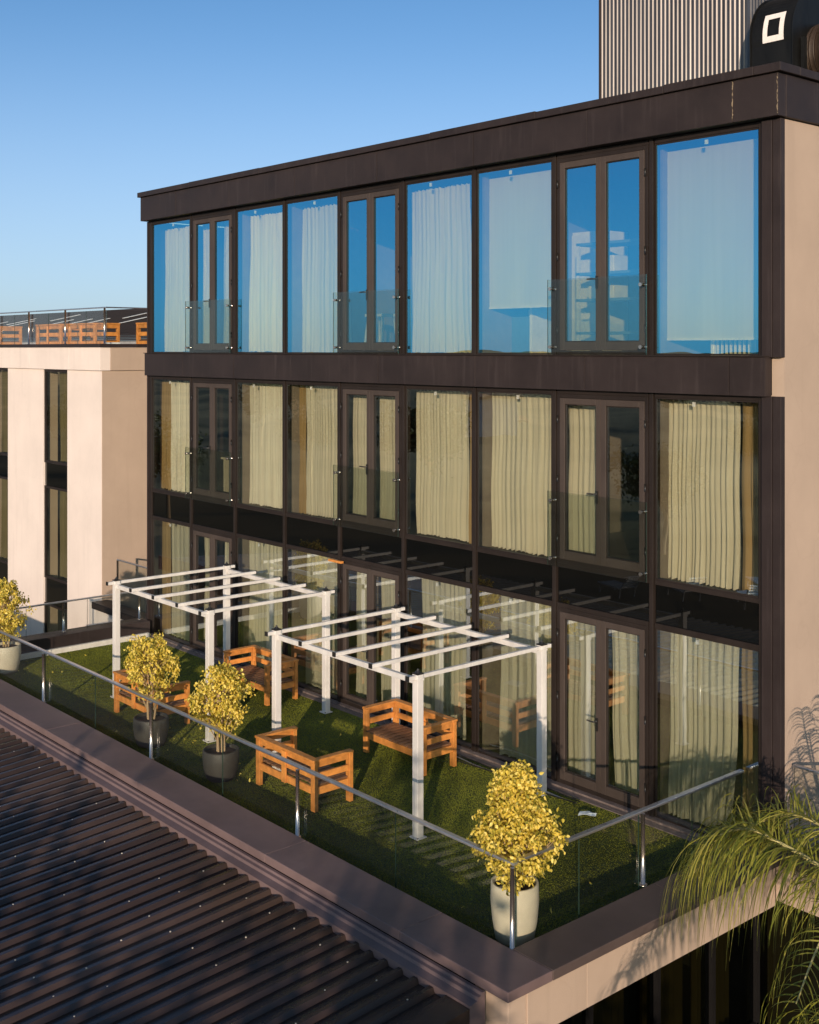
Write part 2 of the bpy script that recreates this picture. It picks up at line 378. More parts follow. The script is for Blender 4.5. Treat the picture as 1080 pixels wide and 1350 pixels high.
# parapet
pp = MB(); panels(pp, [-22.98,-21.5,-19.5,-17.34,-15.05,-12.8,-10.6,-8.32,-7.70], 12.29, 12.45, 8.77, 9.27)
yy = [12.452,14.6,17.3]
for a, b in zip(yy[:-1], yy[1:]): pp.box(-7.85,-7.70,a+.004,b-.004,8.77,9.27)
P(pp, 'parapet', M['clad'], .004)
P(MB().box(-22.94,-7.8,12.45,12.6,8.76,9.25), 'parapet_backing', M['dark'])
cp = MB(); xs = [-23.03,-20.9,-18.4,-16.2,-13.7,-11.5,-9.3,-8.0]
for i,(a, b) in enumerate(zip(xs[:-1], xs[1:])):
    dz = random.uniform(-.006,.006); cp.box(a+.003,b-.003,12.235,12.66,9.272+dz*.3,9.372+dz)
cp.box(-7.997,-7.645,12.235,12.66,9.272,9.374); cp.box(-7.9,-7.645,12.664,17.35,9.272,9.370)
P(cp, 'parapet_cap', M['clad'], .006)
P(MB().box(-22.9,-7.98,12.662,17.2,9.05,9.15), 'roof_deck', M['inwall'])
for x in (-8.32,-7.715): # weathered sealant on the right hand joints
    zs = [8.79+.47*k/26 for k in range(27)]
    P(MB().tube([(x+random.uniform(-.006,.006), 12.286, z) for z in zs], [random.choice((.001,.003,.009,.006)) for z in zs], 5), 'joint_sealant', surf('sealant',(.2,.15,.1),.8,0,.4,30))
# mullions
for i, x in enumerate(B):
    w = .032 if 0 < i < 9 else .05
    P(MB().box(x-w, x+w, 12.44, 12.58, -.02, 5.50), 'mullion', M['frame'], .004)
    P(MB().box(x-w, x+w, 12.44, 12.58, 5.965, 8.765), 'mullion', M['frame'], .004)
def transom(z0, z1):
    mb = MB()
    for a, b in zip(B[:-1], B[1:]): mb.box(a+.051, b-.051, 12.45, 12.575, z0, z1)
    P(mb, 'transom', M['frame'], .003)
transom(2.475,2.535); transom(3.03,3.09); transom(8.70,8.765); transom(5.44,5.50)
for a, b in zip(B[:-1], B[1:]):
    P(MB().box(a+.051,b-.051,12.476,12.50,2.536,3.029), 'spandrel_panel', M['spandrel'])
sill = MB(); sill.box(-22.8,-8.06,12.36,12.6,-.03,.035); sill.box(-22.8,-8.06,12.24,12.36,-.05,.012)
P(sill, 'threshold', surf('threshold_stone',(.16,.12,.11),.7,0,.5,6,(1,6,1)), .005)

def pane(x0, x1, z0, z1, par, y=FY, mat='glass'):
    mb = MB(); mb.face([(x0,y,z0),(x1,y,z0),(x1,y,z1),(x0,y,z1)])
    o = P(mb, 'pane', M[mat]); o.parent = par; o.matrix_parent_inverse = Matrix()
    # each pane sits a hair out of true, as glazing does
    return o
def sub(mb, name, mat, par, bevel=0):
    o = P(mb, name, mat, bevel); o.parent = par; o.matrix_parent_inverse = Matrix(); return o
def window(i, z0, z1, clip=True):
    a, b = B[i]+.051, B[i+1]-.051
    f = P(MB().ring(a, b, z0, z1, .02, 12.462, 12.54), 'window', M['frame'])
    pane(a+.02, b-.02, z0+.02, z1-.02, f, FY, 'topglass' if z0 > 5.5 else 'glass' if z0 > 3 else 'lowglass')
    if clip:
        c = MB(); xx = a + (b-a)*random.uniform(.35,.55); c.box(xx-.02, xx+.02, 12.475, 12.495, z1-.1, z1-.045); sub(c, 'clip', M['inwhite'], f)
def door(i, z0, z1, handle=True):
    a, b = B[i]+.051, B[i+1]-.051; m = (a+b)/2
    f = P(MB().ring(a, b, z0, z1, .055, 12.448, 12.56), 'french_door', M['frame'], .003)
    for k, (p, q) in enumerate(((a+.058, m-.002), (m+.002, b-.058))):
        lf = MB().ring(p, q, z0+.058, z1-.058, .084, 12.44, 12.52, .12)
        sub(lf, 'door_leaf', M['leafframe'], f, .006)
        bead = MB().ring(p+.084, q-.084, z0+.178, z1-.142, .012, 12.458, 12.515); sub(bead, 'glazing_bead', M['frame'], f)
        pane(p+.096, q-.096, z0+.19, z1-.154, f, 12.475, 'topglass' if z0 > 5.5 else 'glass' if z0 > 3 else 'lowglass')
    h = MB(); hz = z0+1.02; h.box(m-.065,m-.03,12.41,12.425,hz-.13,hz+.04); h.tube([(m-.048,12.41,hz),(m-.048,12.365,hz),(m-.07,12.36,hz),(m-.17,12.36,hz)], .011, 8)
    sub(h, 'handle', M['black'], f)
    for xx in (a+.03, b-.03):
        for zz in (z0+.35, (z0+z1)/2, z1-.35): sub(MB().tube([(xx,12.425,zz-.05),(xx,12.425,zz+.05)], .012, 8), 'hinge', M['black'], f)
def guard(i, z0, z1):
    a, b = B[i]-.03, B[i+1]+.0
    mb = MB().box(a, b, 12.34, 12.352, z0, z1)
    mb.m[-6:] = [1,1,0,1,0,1]
    gg = P(mb, 'glass_guard', [M['guard'], M['edge']])
    for x in (a+.07, b-.07):
        for z in (z0+.1, z1-.13):
            c = MB().tube([(x,12.315,z),(x,12.425,z)], .019, 10); c.tube([(x,12.305,z),(x,12.318,z)], .026, 12)
            sub(c, 'clamp', M['steel'], gg)
for i, t in enumerate(TY):
    if t == 'w':
        window(i, .036, 2.474); window(i, 3.091, 5.439); window(i, 5.981, 8.699)
    else:
        door(i, .036, 2.474); door(i, 3.091, 5.439); door(i, 5.981, 8.699)
        guard(i, 3.06, 4.09); guard(i, 5.985, 7.02)
# the timber stub left on the mullion by the middle ground floor doors
P(MB().box(-16.38,-16.02,12.3,12.36,2.44,2.48), 'timber_stub', M['wood'], .004)

# ------------------------------------------------------------------ curtains
def curtain(x0, x1, z0, z1, label, mat='curtain', amp=.022, y=12.76, flare=0., group=None, pleat=.095, lift=0., lean=0.):
    n = max(6, int((x1-x0)/.014)); rows = 14
    if pleat == .095: pleat = rng.uniform(.075,.15); amp = amp*rng.uniform(.7,1.35)
    ph = rng.uniform(0, 6.28, 4); loc = np.linspace(0, 1, n+1)
    V = []
    for r in range(rows+1):
        t = r/rows; z = z1 + (z0-z1)*t
        a = amp*(.55+.6*t)
        s = loc + .012*np.sin(6*loc+ph[0]+1.8*t)
        X = x0+(x1-x0)*s; w = (x1-x0)/pleat
        a = a*(.45+.75*np.abs(np.sin(math.pi*1.3*loc+ph[0])))
        yy = a*np.sin(2*math.pi*w*(s+.05*np.sin(5*s+ph[3]))+ph[1]+.5*np.sin(3*t+ph[2])) + .5*a*np.sin(2*math.pi*w*.43*s+ph[3]+t) + .35*a*np.sin(2*math.pi*w*1.9*s+ph[0])
        xx = X + flare*t*t*(s-.5)*2 + .01*np.sin(9*t+ph[1]) + lean*t*t
        zz = np.full(n+1, z)
        if r == rows: zz = zz + .012*np.sin(2*math.pi*w*s+ph[2]) + lift*np.clip((s-.8)/.2,0,1)
        if r == 0: zz = zz + .012*np.sin(2*math.pi*w*s+ph[1])
        V.append(np.stack([xx, y+yy, zz], 1))
    V = np.concatenate(V); F = []
    idx = np.arange((rows+1)*(n+1)).reshape(rows+1, n+1)
    F = np.stack([idx[:-1,:-1], idx[1:,:-1], idx[1:,1:], idx[:-1,1:]], -1).reshape(-1,4)
    o = np_mesh('curtain', V, F, M[mat], smooth=True)
    return tag(o, label, 'curtain', group)
GC = 'curtains hung inside the glass front'
wn = {0:'leftmost window', 2:'window just right of the left pair of doors', 3:'window just left of the middle pair of doors',
      5:'window just right of the middle pair of doors', 6:'window just left of the right-hand pair of doors', 8:'large rightmost window'}
TZ, MZ, LZ = (5.985, 8.60), (3.07, 5.40), (.0, 2.43)
cl = [
 (-22.63,-21.72,TZ,'pale gathered curtain behind the leftmost top storey window',{'flare':.08,'amp':.035}),
 (-23.05,-22.64,TZ,'thin sheer strip of drape at left of the leftmost top storey window',{'mat':'blind','y':12.83}),
 (-21.21,-20.94,TZ,'narrow strip of curtain in the left top storey doors, left leaf',{}),
 (-20.43,-20.07,TZ,'pale narrow curtain in the left top storey doors, right leaf',{'flare':.05}),
 (-19.76,-18.10,TZ,'pale curtain with lifted corner in the top window right of the left doors',{'lift':.5,'amp':.035}),
 (-17.72,-16.40,TZ,'pale curtain in the top storey window just left of the middle doors',{'flare':.07}),
 (-18.02,-17.70,TZ,'faint sheer strip left of the curtain near the middle top storey doors',{'mat':'blind','y':12.83}),
 (-14.69,-13.32,TZ,'pale narrow-waisted curtain in the top window right of the middle doors',{'flare':.1,'amp':.035}),
 (-22.50,-21.60,MZ,'bright cream curtain behind the leftmost middle storey window',{}),
 (-23.06,-22.51,MZ,'tan drape at left of the leftmost middle storey window',{'mat':'sheer'}),
 (-20.38,-20.05,MZ,'brown drape in the left middle storey doors, right leaf',{'mat':'sheer','y':12.95}),
 (-19.68,-18.20,MZ,'bright cream curtain in the middle storey window just right of the left doors',{'flare':.05}),
 (-17.66,-16.50,MZ,'long cream curtain in the middle storey window just left of the middle doors',{}),
 (-18.03,-17.67,MZ,'tan drape in the middle storey window just left of the middle doors',{'mat':'sheer'}),
 (-16.28,-15.70,MZ,'cream curtain in the middle doors of the middle storey, left leaf',{'pleat':.08}),
 (-15.58,-14.90,MZ,'cream curtain in the middle doors of the middle storey, right leaf',{'pleat':.08}),
 (-14.57,-13.36,MZ,'pleated cream curtain in the middle storey window just right of the middle doors',{'pleat':.09}),
 (-13.35,-13.13,MZ,'narrow tan drape in the middle storey window just right of the middle doors',{'mat':'sheer'}),
 (-12.91,-11.45,MZ,'pleated cream curtain in the middle storey window just left of the right-hand doors',{'pleat':.09}),
 (-13.08,-12.92,MZ,'narrow tan drape in the middle storey window just left of the right-hand doors',{'mat':'sheer'}),
 (-11.36,-10.74,MZ,'olive cream curtain in the right-hand middle storey doors, left leaf',{'pleat':.08}),
 (-9.92,-9.84,MZ,'slim curtain edge in the right-hand middle storey doors, right leaf',{'pleat':.06}),
 (-9.72,-8.53,MZ,'deeply pleated cream curtain in the large rightmost middle storey window',{'pleat':.085,'amp':.035}),
 (-8.52,-8.17,MZ,'tan drape at the right of the large rightmost middle storey window',{'mat':'sheer'}),
 (-22.50,-21.60,LZ,'grey cream curtain behind the leftmost ground floor window',{}),
 (-23.10,-22.51,LZ,'tan drape at left of the leftmost ground floor window',{'mat':'sheer'}),
 (-21.15,-20.72,LZ,'cream curtain in the left ground floor doors, left leaf',{}),
 (-20.40,-20.0,LZ,'cream curtain in the left ground floor doors, right leaf',{}),
 (-19.68,-18.2,LZ,'cream curtain in the ground floor window just right of the left doors',{}),
 (-17.62,-16.5,LZ,'cream curtain in the ground floor window just left of the middle doors',{}),
 (-16.18,-15.70,LZ,'cream curtain in the middle ground floor doors, left leaf',{}),
 (-15.50,-14.95,LZ,'cream curtain in the middle ground floor doors, right leaf',{}),
 (-14.50,-13.45,LZ,'cream curtain in the ground floor window just right of the middle doors',{}),
 (-12.66,-11.45,LZ,'cream curtain in the ground floor window just left of the right-hand doors',{}),
 (-11.34,-10.72,LZ,'cream curtain in the right-hand ground floor doors, left leaf',{}),
 (-10.58,-9.96,LZ,'cream curtain in the right-hand ground floor doors, right leaf',{'lean':.05}),
 (-9.69,-8.54,LZ,'cream curtain drawn to a slant in the large rightmost ground floor window',{'pleat':.085,'amp':.028,'lean':-.06,'flare':-.06}),
 (-8.50,-8.16,LZ,'tan drape at the right of the large rightmost ground floor window',{'mat':'sheer'}),
]
for x0, x1, (z0, z1), lab, kw in cl:
    z0 += random.uniform(.0,.025); z1 += random.uniform(-.03,.02)
    if z0 > 5.5 and 'mat' not in kw: kw['mat'] = 'topcurtain'
    if lab.startswith('bright'): kw['mat'] = 'bright'
    curtain(x0, x1, z0, z1, lab, group=GC, **kw)
for x0, x1, z0, lab in ((-13.24,-11.50,6.69,'half drawn white roller blind in the top window left of the right-hand doors'),
                        (-9.84,-8.13,6.20,'wide white roller blind in the large rightmost top storey window')):
    n = 40; V = []; F = []
    for j in range(13):
        z = 8.62+(z0-8.62)*j/12
        for k in range(n+1):
            x = x0+(x1-x0)*k/n; V.append((x, 12.72+.006*math.sin(3.1*k/n*6+j*.25)*j/12, z))
    mb = MB(); mb.v = V
    for j in range(12):
        for k in range(n):
            a = j*(n+1)+k; mb.f.append((a,a+n+1,a+n+2,a+1)); mb.m.append(0); mb.sm.append(True)
    t = tag(empty('roller_blind', (x0,12.72,8.62)), lab, 'blind')
    o = mb.build('blind_cloth', M['blind']); o.parent = t; o.matrix_parent_inverse = Matrix.Translation((-x0,-12.72,-8.62))
    o = MB().box(x0,x1,12.71,12.73,z0-.03,z0).build('hem_bar', M['inwhite']); o.parent = t; o.matrix_parent_inverse = Matrix.Translation((-x0,-12.72,-8.62))

# ------------------------------------------------------------------ things seen inside the top rooms
def local(t, mb, name, mat, bevel=0): return mb.build(name, mat, t, bevel)
t = tag(empty('cabinet', (-12.42,13.1,5.93)), 'white cabinet with bottles on it below the half drawn blind', 'cabinet')
c = MB(); c.box(-.75,-.7,0,.5,0,.78); c.box(0,.05,0,.5,0,.78); c.box(-.7,0,.47,.5,0,.74); local(t, c, 'carcass', M['inwhite'])
local(t, MB().box(-.78,.08,-.02,.52,.78,.81), 'top', M['inwhite']); local(t, MB().box(-.69,-.01,.1,.12,.03,.62), 'front', surf('blue_grey_panel',(.10,.16,.24),.6))
for k, x in enumerate((-.6,-.45,-.2)):
    j = MB().lathe([(0,0),(.05,0),(.05,.1),(.02,.13),(.02,.16),(0,.16)], 0,0,12).build('jar', M['inwhite']); j.location = (-12.42+x,13.3,6.741)
    tag(j, ['small white jar at the left end of the white cabinet top','small white jar in the middle of the white cabinet top','small white jar at the right of the white cabinet top'][k], 'jar')
t = tag(empty('stool', (-16.9,13.9,5.93)), 'pale wooden stool behind the middle top storey doors', 'stool')
local(t, MB().box(-.25,.25,-.18,.18,.72,.77), 'seat', M['inwhite'])
for sx in (-1,1):
    for sy in (-1,1): local(t, MB().tube([(sx*.28,sy*.2,0),(sx*.2,sy*.13,.72)], .025, 8), 'leg', M['inwhite'])
t = tag(empty('shelf_rack', (-12.2,13.9,5.93)), 'metal shelf rack loaded with white things behind the right-hand top storey doors', 'shelf')
for x in (0,2.2):
    for y in (0,.5): local(t, MB().box(x,x+.05,y,y+.05,0,1.75), 'upright', M['inwhite'])
for z in (.35,.85,1.25,1.7): local(t, MB().box(0,2.25,0,.55,z,z+.04), 'shelf', surf('shelf_blue_grey',(.12,.18,.24),.6))
k0 = 0
for z, x, w, h, lab in ((.89,.15,.5,.2,'white parcel at the left of the second shelf of the rack'),(1.29,.3,.35,.25,'white parcel on the third shelf of the rack'),(1.74,1.2,.4,.35,'tall white box on top of the shelf rack'),(.89,1.3,.6,.15,'flat white parcel at the right of the second shelf of the rack'),(.39,1.4,.45,.2,'tan box on the lowest shelf of the rack')):
    o = MB().box(0,w,0,.35,0,h).build('parcel', M['inwhite'] if 'white' in lab else M['potlight'], None, .015); o.location = (-12.2+x,14.0,5.93+z); tag(o, lab, 'box')
t = tag(empty('wardrobe', (-13.0,14.6,5.93)), 'tall pale wardrobe in the left leaf of the right-hand top storey doors', 'wardrobe')
local(t, MB().box(0,.75,0,.6,0,2.0), 'carcass', M['inwhite'], .005); local(t, MB().box(.02,.37,-.02,-.002,.05,1.95), 'door', M['inwhite']); local(t, MB().box(.38,.73,-.02,-.002,.05,1.95), 'door', M['inwhite'])
t = tag(empty('heater', (-9.1,12.95,5.93)), 'white barred heater standing under the wide rightmost blind', 'heater')
local(t, MB().ring(0,.6,0,.42,.05,0,.12), 'case', M['inwhite'], .01); hb = MB()
for k in range(7): hb.box(.08+k*.065,.1+k*.065,.02,.05,.05,.37)
local(t, hb, 'grille', M['inwhite']); local(t, MB().box(.05,.55,.06,.10,.05,.37), 'core', M['dark'])
t = tag(empty('desk', (-21.9,13.6,3.0)), 'pale desk behind the left pair of middle storey doors', 'desk')
local(t, MB().box(0,1.3,0,.6,.72,.76), 'top', M['potlight']); local(t, MB().box(.7,1.28,.02,.58,.35,.72), 'drawer_box', M['potlight'])
for x in (.03,1.22): local(t, MB().box(x,x+.05,.05,.55,0,.72), 'leg', M['potlight'])
o = MB().box(0,.45,0,.35,0,.22).build('box', M['potlight'], None, .01); o.location = (-21.0,13.75,3.761); tag(o, 'pale box standing on the desk in the middle storey', 'box')

# ------------------------------------------------------------------ podium that carries the terrace
pod = tag(empty('podium', (-15,10,0)), 'low storey carrying the turfed terrace, brown coping above a tan fascia', 'building')
PI_ = Matrix.Translation((15,-10,0))
def Q(mb, name, mat, bevel=0):
    o = mb.build(name, mat, pod, bevel); o.matrix_parent_inverse = PI_; return o
def coping_run(xs, y0, y1, z0, z1):
    mb = MB()
    for a, b in zip(xs[:-1], xs[1:]): mb.box(a+.002, b-.002, y0, y1, z0, z1+random.uniform(-.0015,.0015))
    return mb
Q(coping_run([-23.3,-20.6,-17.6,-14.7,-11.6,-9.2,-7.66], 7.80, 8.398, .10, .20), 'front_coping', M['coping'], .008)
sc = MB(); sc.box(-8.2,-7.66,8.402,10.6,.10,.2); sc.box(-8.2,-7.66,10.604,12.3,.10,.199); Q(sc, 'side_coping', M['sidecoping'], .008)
Q(MB().box(-23.0,-8.22,8.0,8.396,-.6,.098), 'front_wall', M['dark'])
fw = MB(); fw.box(-8.2,-7.76,7.90,8.14,-4.5,.098); Q(fw, 'corner_pier', M['tan'], .006)
fs = MB(); fs.box(-8.18,-7.745,8.143,8.98,-.40,.098); fs.box(-8.18,-7.745,8.985,12.296,-.40,.098); Q(fs, 'fascia', M['tan'], .004)
rf = MB(); rf.box(-7.742,-4.5,12.30,12.499,-.34,.098); Q(rf, 'return_fascia', M['tan'], .004)
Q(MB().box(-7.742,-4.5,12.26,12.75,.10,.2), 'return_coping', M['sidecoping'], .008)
Q(MB().box(-23.0,-7.9,8.4,12.3,-.30,-.02), 'terrace_slab', M['inwall'])
# storey below: dark glazing with drapes behind
gz = [8.15,9.3,10.4,11.4,12.28]
fr = MB()
for y in gz: fr.box(-8.06,-7.96,y-.03,y+.03,-4.4,-.402)
fr.box(-8.06,-7.96,8.15,12.28,-1.9,-1.84); Q(fr, 'lower_window_frame', M['dark'])
for a, b in zip(gz[:-1], gz[1:]):
    mb = MB(); mb.face([(-8.01,a+.03,-4.4),(-8.01,b-.03,-4.4),(-8.01,b-.03,-.402),(-8.01,a+.03,-.402)]); Q(mb, 'lower_pane', M['darkglass'])
Q(MB().box(-12,-11.9,8.2,12.3,-4.5,-.4), 'lower_room_wall', M['dark'])
rg = MB(); rg.face([(-7.95,12.45,-4.4),(-4.5,12.45,-4.4),(-4.5,12.45,-.342),(-7.95,12.45,-.342)]); Q(rg, 'return_pane', M['darkglass'])
Q(MB().box(-7.74,-4.5,14.5,14.6,-4.5,-.1), 'return_room_wall', M['dark']); Q(MB().box(-7.74,-4.5,12.5,17.2,-.3,0), 'side_terrace_slab', M['inwall'])
for k, (a, b) in enumerate(((8.35,9.2),(9.4,10.3),(10.55,11.35),(11.5,12.2))):
    n = 60; V = []; 
    for j in range(2):
        for i in range(n+1):
            s = i/n; V.append((-8.35+.05*math.sin(s*(b-a)/.12*6.28+k)+.02*math.sin(31*s), a+(b-a)*s, -.45-3.9*j))
    mb = MB(); mb.v = V
    for i in range(n): mb.f.append((i,i+1,n+2+i,n+1+i)); mb.m.append(0); mb.sm.append(True)
    tag(mb.build('drape', M['sheer']), ['olive drape behind the lower glazing nearest the tan corner pier','olive drape second from the corner pier under the fascia','olive drape third from the corner pier under the fascia','olive drape at the inner corner under the fascia'][k], 'curtain', 'drapes under the fascia')
# left end upstand
le = MB(); le.box(-23.12,-22.68,8.402,12.36,.0,.33); Q(le, 'left_upstand', M['clad'], .01)
Q(MB().box(-22.68,-22.60,8.402,12.30,-.02,.10), 'white_kerb', M['kerb'], .008)
# terrace floor + turf
fl = MB(); fl.face([(-22.6,8.4,.0),(-8.2,8.4,.0),(-8.2,12.3,.0),(-22.6,12.3,.0)])
tag(fl.build('terrace_floor', M['turfbase']), 'turf backing over the terrace floor', 'floor', kind='structure')
NB = 420000
bx = rng.uniform(-22.58,-8.22,NB); by = rng.uniform(8.41,12.235,NB)
w = rng.uniform(.003,.006,NB); h = rng.uniform(.006,.014,NB); an = rng.uniform(0,math.pi,NB)
lean = rng.normal(0,.006,(NB,2)) + np.stack([np.zeros(NB), .0045*((np.floor((bx+22.6)/1.98)%2)*2-1)],1) + np.stack([.006*np.sin(bx*1.7+by), .006*np.cos(by*2.3+bx)],1)
cx, sx = np.cos(an)*w, np.sin(an)*w
V = np.empty((NB,3,3),np.float32)
V[:,0] = np.stack([bx-cx,by-sx,np.full(NB,.001)],1); V[:,1] = np.stack([bx+cx,by+sx,np.full(NB,.001)],1); V[:,2] = np.stack([bx+lean[:,0],by+lean[:,1],h],1)
tag(np_mesh('artificial_turf', V.reshape(-1,3), np.arange(NB*3).reshape(-1,3), M['turf']), 'short green artificial turf covering the terrace', 'grass', kind='stuff')

# ------------------------------------------------------------------ glass balustrades
def balustrade(name, p0, p1, posts, label, joints=(), z0=.0, z1=1.0, gtop=.985, ends=True, inset=.05, postbase=.16):
    """run from p0 to p1; posts are distances along the run"""
    p0 = Vector(p0); p1 = Vector(p1); d = p1-p0; Lh = d.length; ang = math.atan2(d.y, d.x)
    t = tag(empty(name, (p0.x,p0.y,0), ang), label, 'balustrade')
    for s in posts:
        po = MB().tube([(s,0,postbase),(s,0,z1-.02)], .024, 14); po.tube([(s,0,postbase),(s,0,postbase+.012)], .045, 14); local(t, po, 'post', M['steel'])
    rl = MB(); rl.box(0,Lh,inset-.03,inset+.03,z1-.018,z1+.012); local(t, rl, 'handrail', M['rail'], .006)
    cuts = [0]+list(joints)+[Lh]
    for a, b in zip(cuts[:-1], cuts[1:]):
        mb = MB().box(a+.002,b-.002,inset-.006,inset+.006,z0,gtop); mb.m[-6:] = [1,1,0,1,0,1]
        local(t, mb, 'glass_panel', [M['clear'], M['edge']])
    return t
# run 1 along the front: inset is towards the building (local +y)
balustrade('glass_balustrade', (-23.0,8.425), (-8.22,8.425), [3.90,7.56,11.17,14.78], 'long glass balustrade with steel posts along the front coping', [1.9,3.86,5.7,7.52,9.4,11.13,12.95], .03)
balustrade('glass_balustrade', (-8.245,8.47), (-8.245,12.42), [2.02], 'glass balustrade of the right end of the terrace running into the glass front', [1.0,1.98,2.95], .03, inset=.03, postbase=.2)
balustrade('glass_balustrade', (-22.95,12.35), (-22.95,8.45), [.1,1.8,3.7], 'glass balustrade on the left upstand facing the cream wing', [1.3,2.6], .332, .95, .93, inset=.03, postbase=.33)
balustrade('glass_balustrade', (-7.70,12.6), (-4.6,12.6), [1.6], 'glass balustrade beside the tan end wall behind the palm', [1.5], .2, 1.17, 1.15, inset=.02, postbase=.2)

# ------------------------------------------------------------------ pergolas
PX, PY, PH = 3.08, 2.24, 2.03
pg = empty('pergola')
for (x, y) in ((0,0),(PX,0),(PX,PY),(0,PY)):
    po = MB().box(x-.05,x+.05,y-.05,y+.05,.012,PH); o = local(pg, po, 'post', M['white'], .006)
    bp = MB().box(x-.078,x+.078,y-.078,y+.078,.006,.018); q = bp.build('base_plate', M['white'], o)
    q = MB().box(x-.056,x+.056,y-.056,y+.056,PH-.075,PH-.05).build('bracket', M['white'], o, .002)
    for sx2 in (-.07,.07): MB().tube([(x+sx2,y-.07,.018),(x+sx2,y-.07,.032)], .01, 6).build('bolt', M['steel'], o)
    cpz = MB().box(x-.052,x+.052,y-.052,y+.052,PH,PH+.018); cpz.lathe([(.04,PH+.018),(.03,PH+.035),(.012,PH+.05),(.016,PH+.06),(0,PH+.072)],x,y,10); q = cpz.build('cap', M['black'], o)
for y in (0, PY):
    mb = MB().box(.05,PX-.05,y-.02,y+.04,PH-.13,PH-.06); local(pg, mb, 'beam', M['white'], .004)
for k in range(5):
    x = PX*k/4
    z = PH-.06 if 0<k<4 else PH-.058
    if k in (0,4):
        a = MB(); a.box(x-.024,x+.024,.05,PY-.05,z,z+.05); a.box(x-.024,x+.024,-.17,-.05,z,z+.05); a.box(x-.024,x+.024,PY+.05,PY+.17,z,z+.05)
    else:
        a = MB().box(x-.024,x+.024,-.13,PY+.13,z,z+.05)
    r = local(pg, a, 'rafter', M['white'], .004)
    e = .13 if 0<k<4 else .17
    for yy in (-e-.014, PY+e):
        MB().box(x-.031,x+.031,yy,yy+.014,z-.004,z+.059).build('end_cap', M['black'], r)
tag(pg, 'white pergola frame nearer the right, in front of the middle glass doors', 'pergola', 'white pergolas on the turf')
pg.location = (-14.25,9.78,0)
p2 = copy_tree(pg); p2.location = (-19.10,9.75,0); tag(p2, 'white pergola frame farther left, near the cream wing')

# ------------------------------------------------------------------ benches
BW, BD, BH = 1.38, .64, .68
bn = empty('slatted_bench')
def leg(x, y): local(bn, MB().box(x,x+.09,y,y+.06,0,BH-.035), 'leg', M['wood'], .006)
leg(0,0); leg(BW-.09,0); leg(0,BD-.06); leg(BW-.09,BD-.06)
st = MB(); n = 12
for k in range(n):
    x = .03+(BW-.06)*k/n; st.box(x+.014,x+(BW-.06)/n-.014,.0,BD-.07,.315+random.uniform(-.003,.003),.34)
local(bn, st, 'seat', M['seatwood'], .003)
sr = MB(); sr.box(.09,BW-.09,.008,.045,.215,.312); sr.box(.09,BW-.09,BD-.048,BD-.012,.215,.312); local(bn, sr, 'seat_rail', M['wood'], .005)
bk = MB(); bk.box(.092,BW-.092,BD-.052,BD-.014,.57,.645); bk.box(.092,BW-.092,BD-.052,BD-.014,.415,.495); bk.box(BW/2-.045,BW/2+.045,BD-.012,BD+.018,.215,.64)
local(bn, bk, 'backrest', M['wood'], .005); local(bn, MB().box(.0,BW,BD-.085,BD+.02,BH-.033,BH), 'top_board', M['wood'], .005)
for x0 in (.018, BW-.056):
    ar = MB(); ar.box(x0,x0+.038,.062,BD-.062,.57,.645); ar.box(x0,x0+.038,.062,BD-.062,.415,.495); ar.box(x0,x0+.038,.062,BD-.062,.215,.312)
    xa = 0 if x0 < .5 else BW-.095
    ar.box(xa,xa+.095,-.012,BD-.088,BH-.033,BH); local(bn, ar, 'armrest', M['wood'], .005)
tag(bn, 'orange slatted bench facing out under the right pergola, its back to the glass', 'bench', 'orange wooden benches on the turf')
bn.location = (-14.07,11.22,.012)
for loc, rz, lab in (((-12.62,9.90,.012), math.pi, 'orange slatted bench under the right pergola seen from behind, next to the front balustrade'),
                     ((-18.30,11.42,.012), 0, 'orange slatted bench facing out under the left pergola, its back to the glass'),
                     ((-16.95,9.95,.012), math.pi, 'orange slatted bench mostly hidden behind the two dark potted shrubs')):
    c = copy_tree(bn); c.location = loc; c.rotation_euler = (0,0,rz); tag(c, lab)

# ------------------------------------------------------------------ potted shrubs
def leaf_cloud(name, centers, per, spread, ll, lw, mat, parent, droop=.75, seed=1):
    r = np.random.default_rng(seed); N = len(centers)*per
    c = np.repeat(np.asarray(centers), per, 0) + r.normal(0, spread, (N,3))
    d = r.normal(0,.65,(N,3)); d[:,2] -= droop; d /= np.linalg.norm(d,axis=1)[:,None]
    s = np.cross(d, r.normal(0,1,(N,3))); s /= np.linalg.norm(s,axis=1)[:,None]
    nn = np.cross(d, s); L = ll*r.uniform(.65,1.25,N)[:,None]; W = lw*r.uniform(.7,1.2,N)[:,None]
    V = np.empty((N,6,3),np.float32)
    V[:,0] = c; V[:,1] = c+d*L*.3+s*W*.5+nn*W*.16; V[:,2] = c+d*L*.68+s*W*.42+nn*W*.12-d*0
    V[:,3] = c+d*L-nn*L*.12; V[:,4] = c+d*L*.68-s*W*.42+nn*W*.12; V[:,5] = c+d*L*.3-s*W*.5+nn*W*.16
    i0 = np.arange(N)*6
    F = np.concatenate([np.stack([i0,i0+1,i0+2,i0+3],1), np.stack([i0,i0+3,i0+4,i0+5],1)])
    return np_mesh(name, V.reshape(-1,3), F, mat, parent)
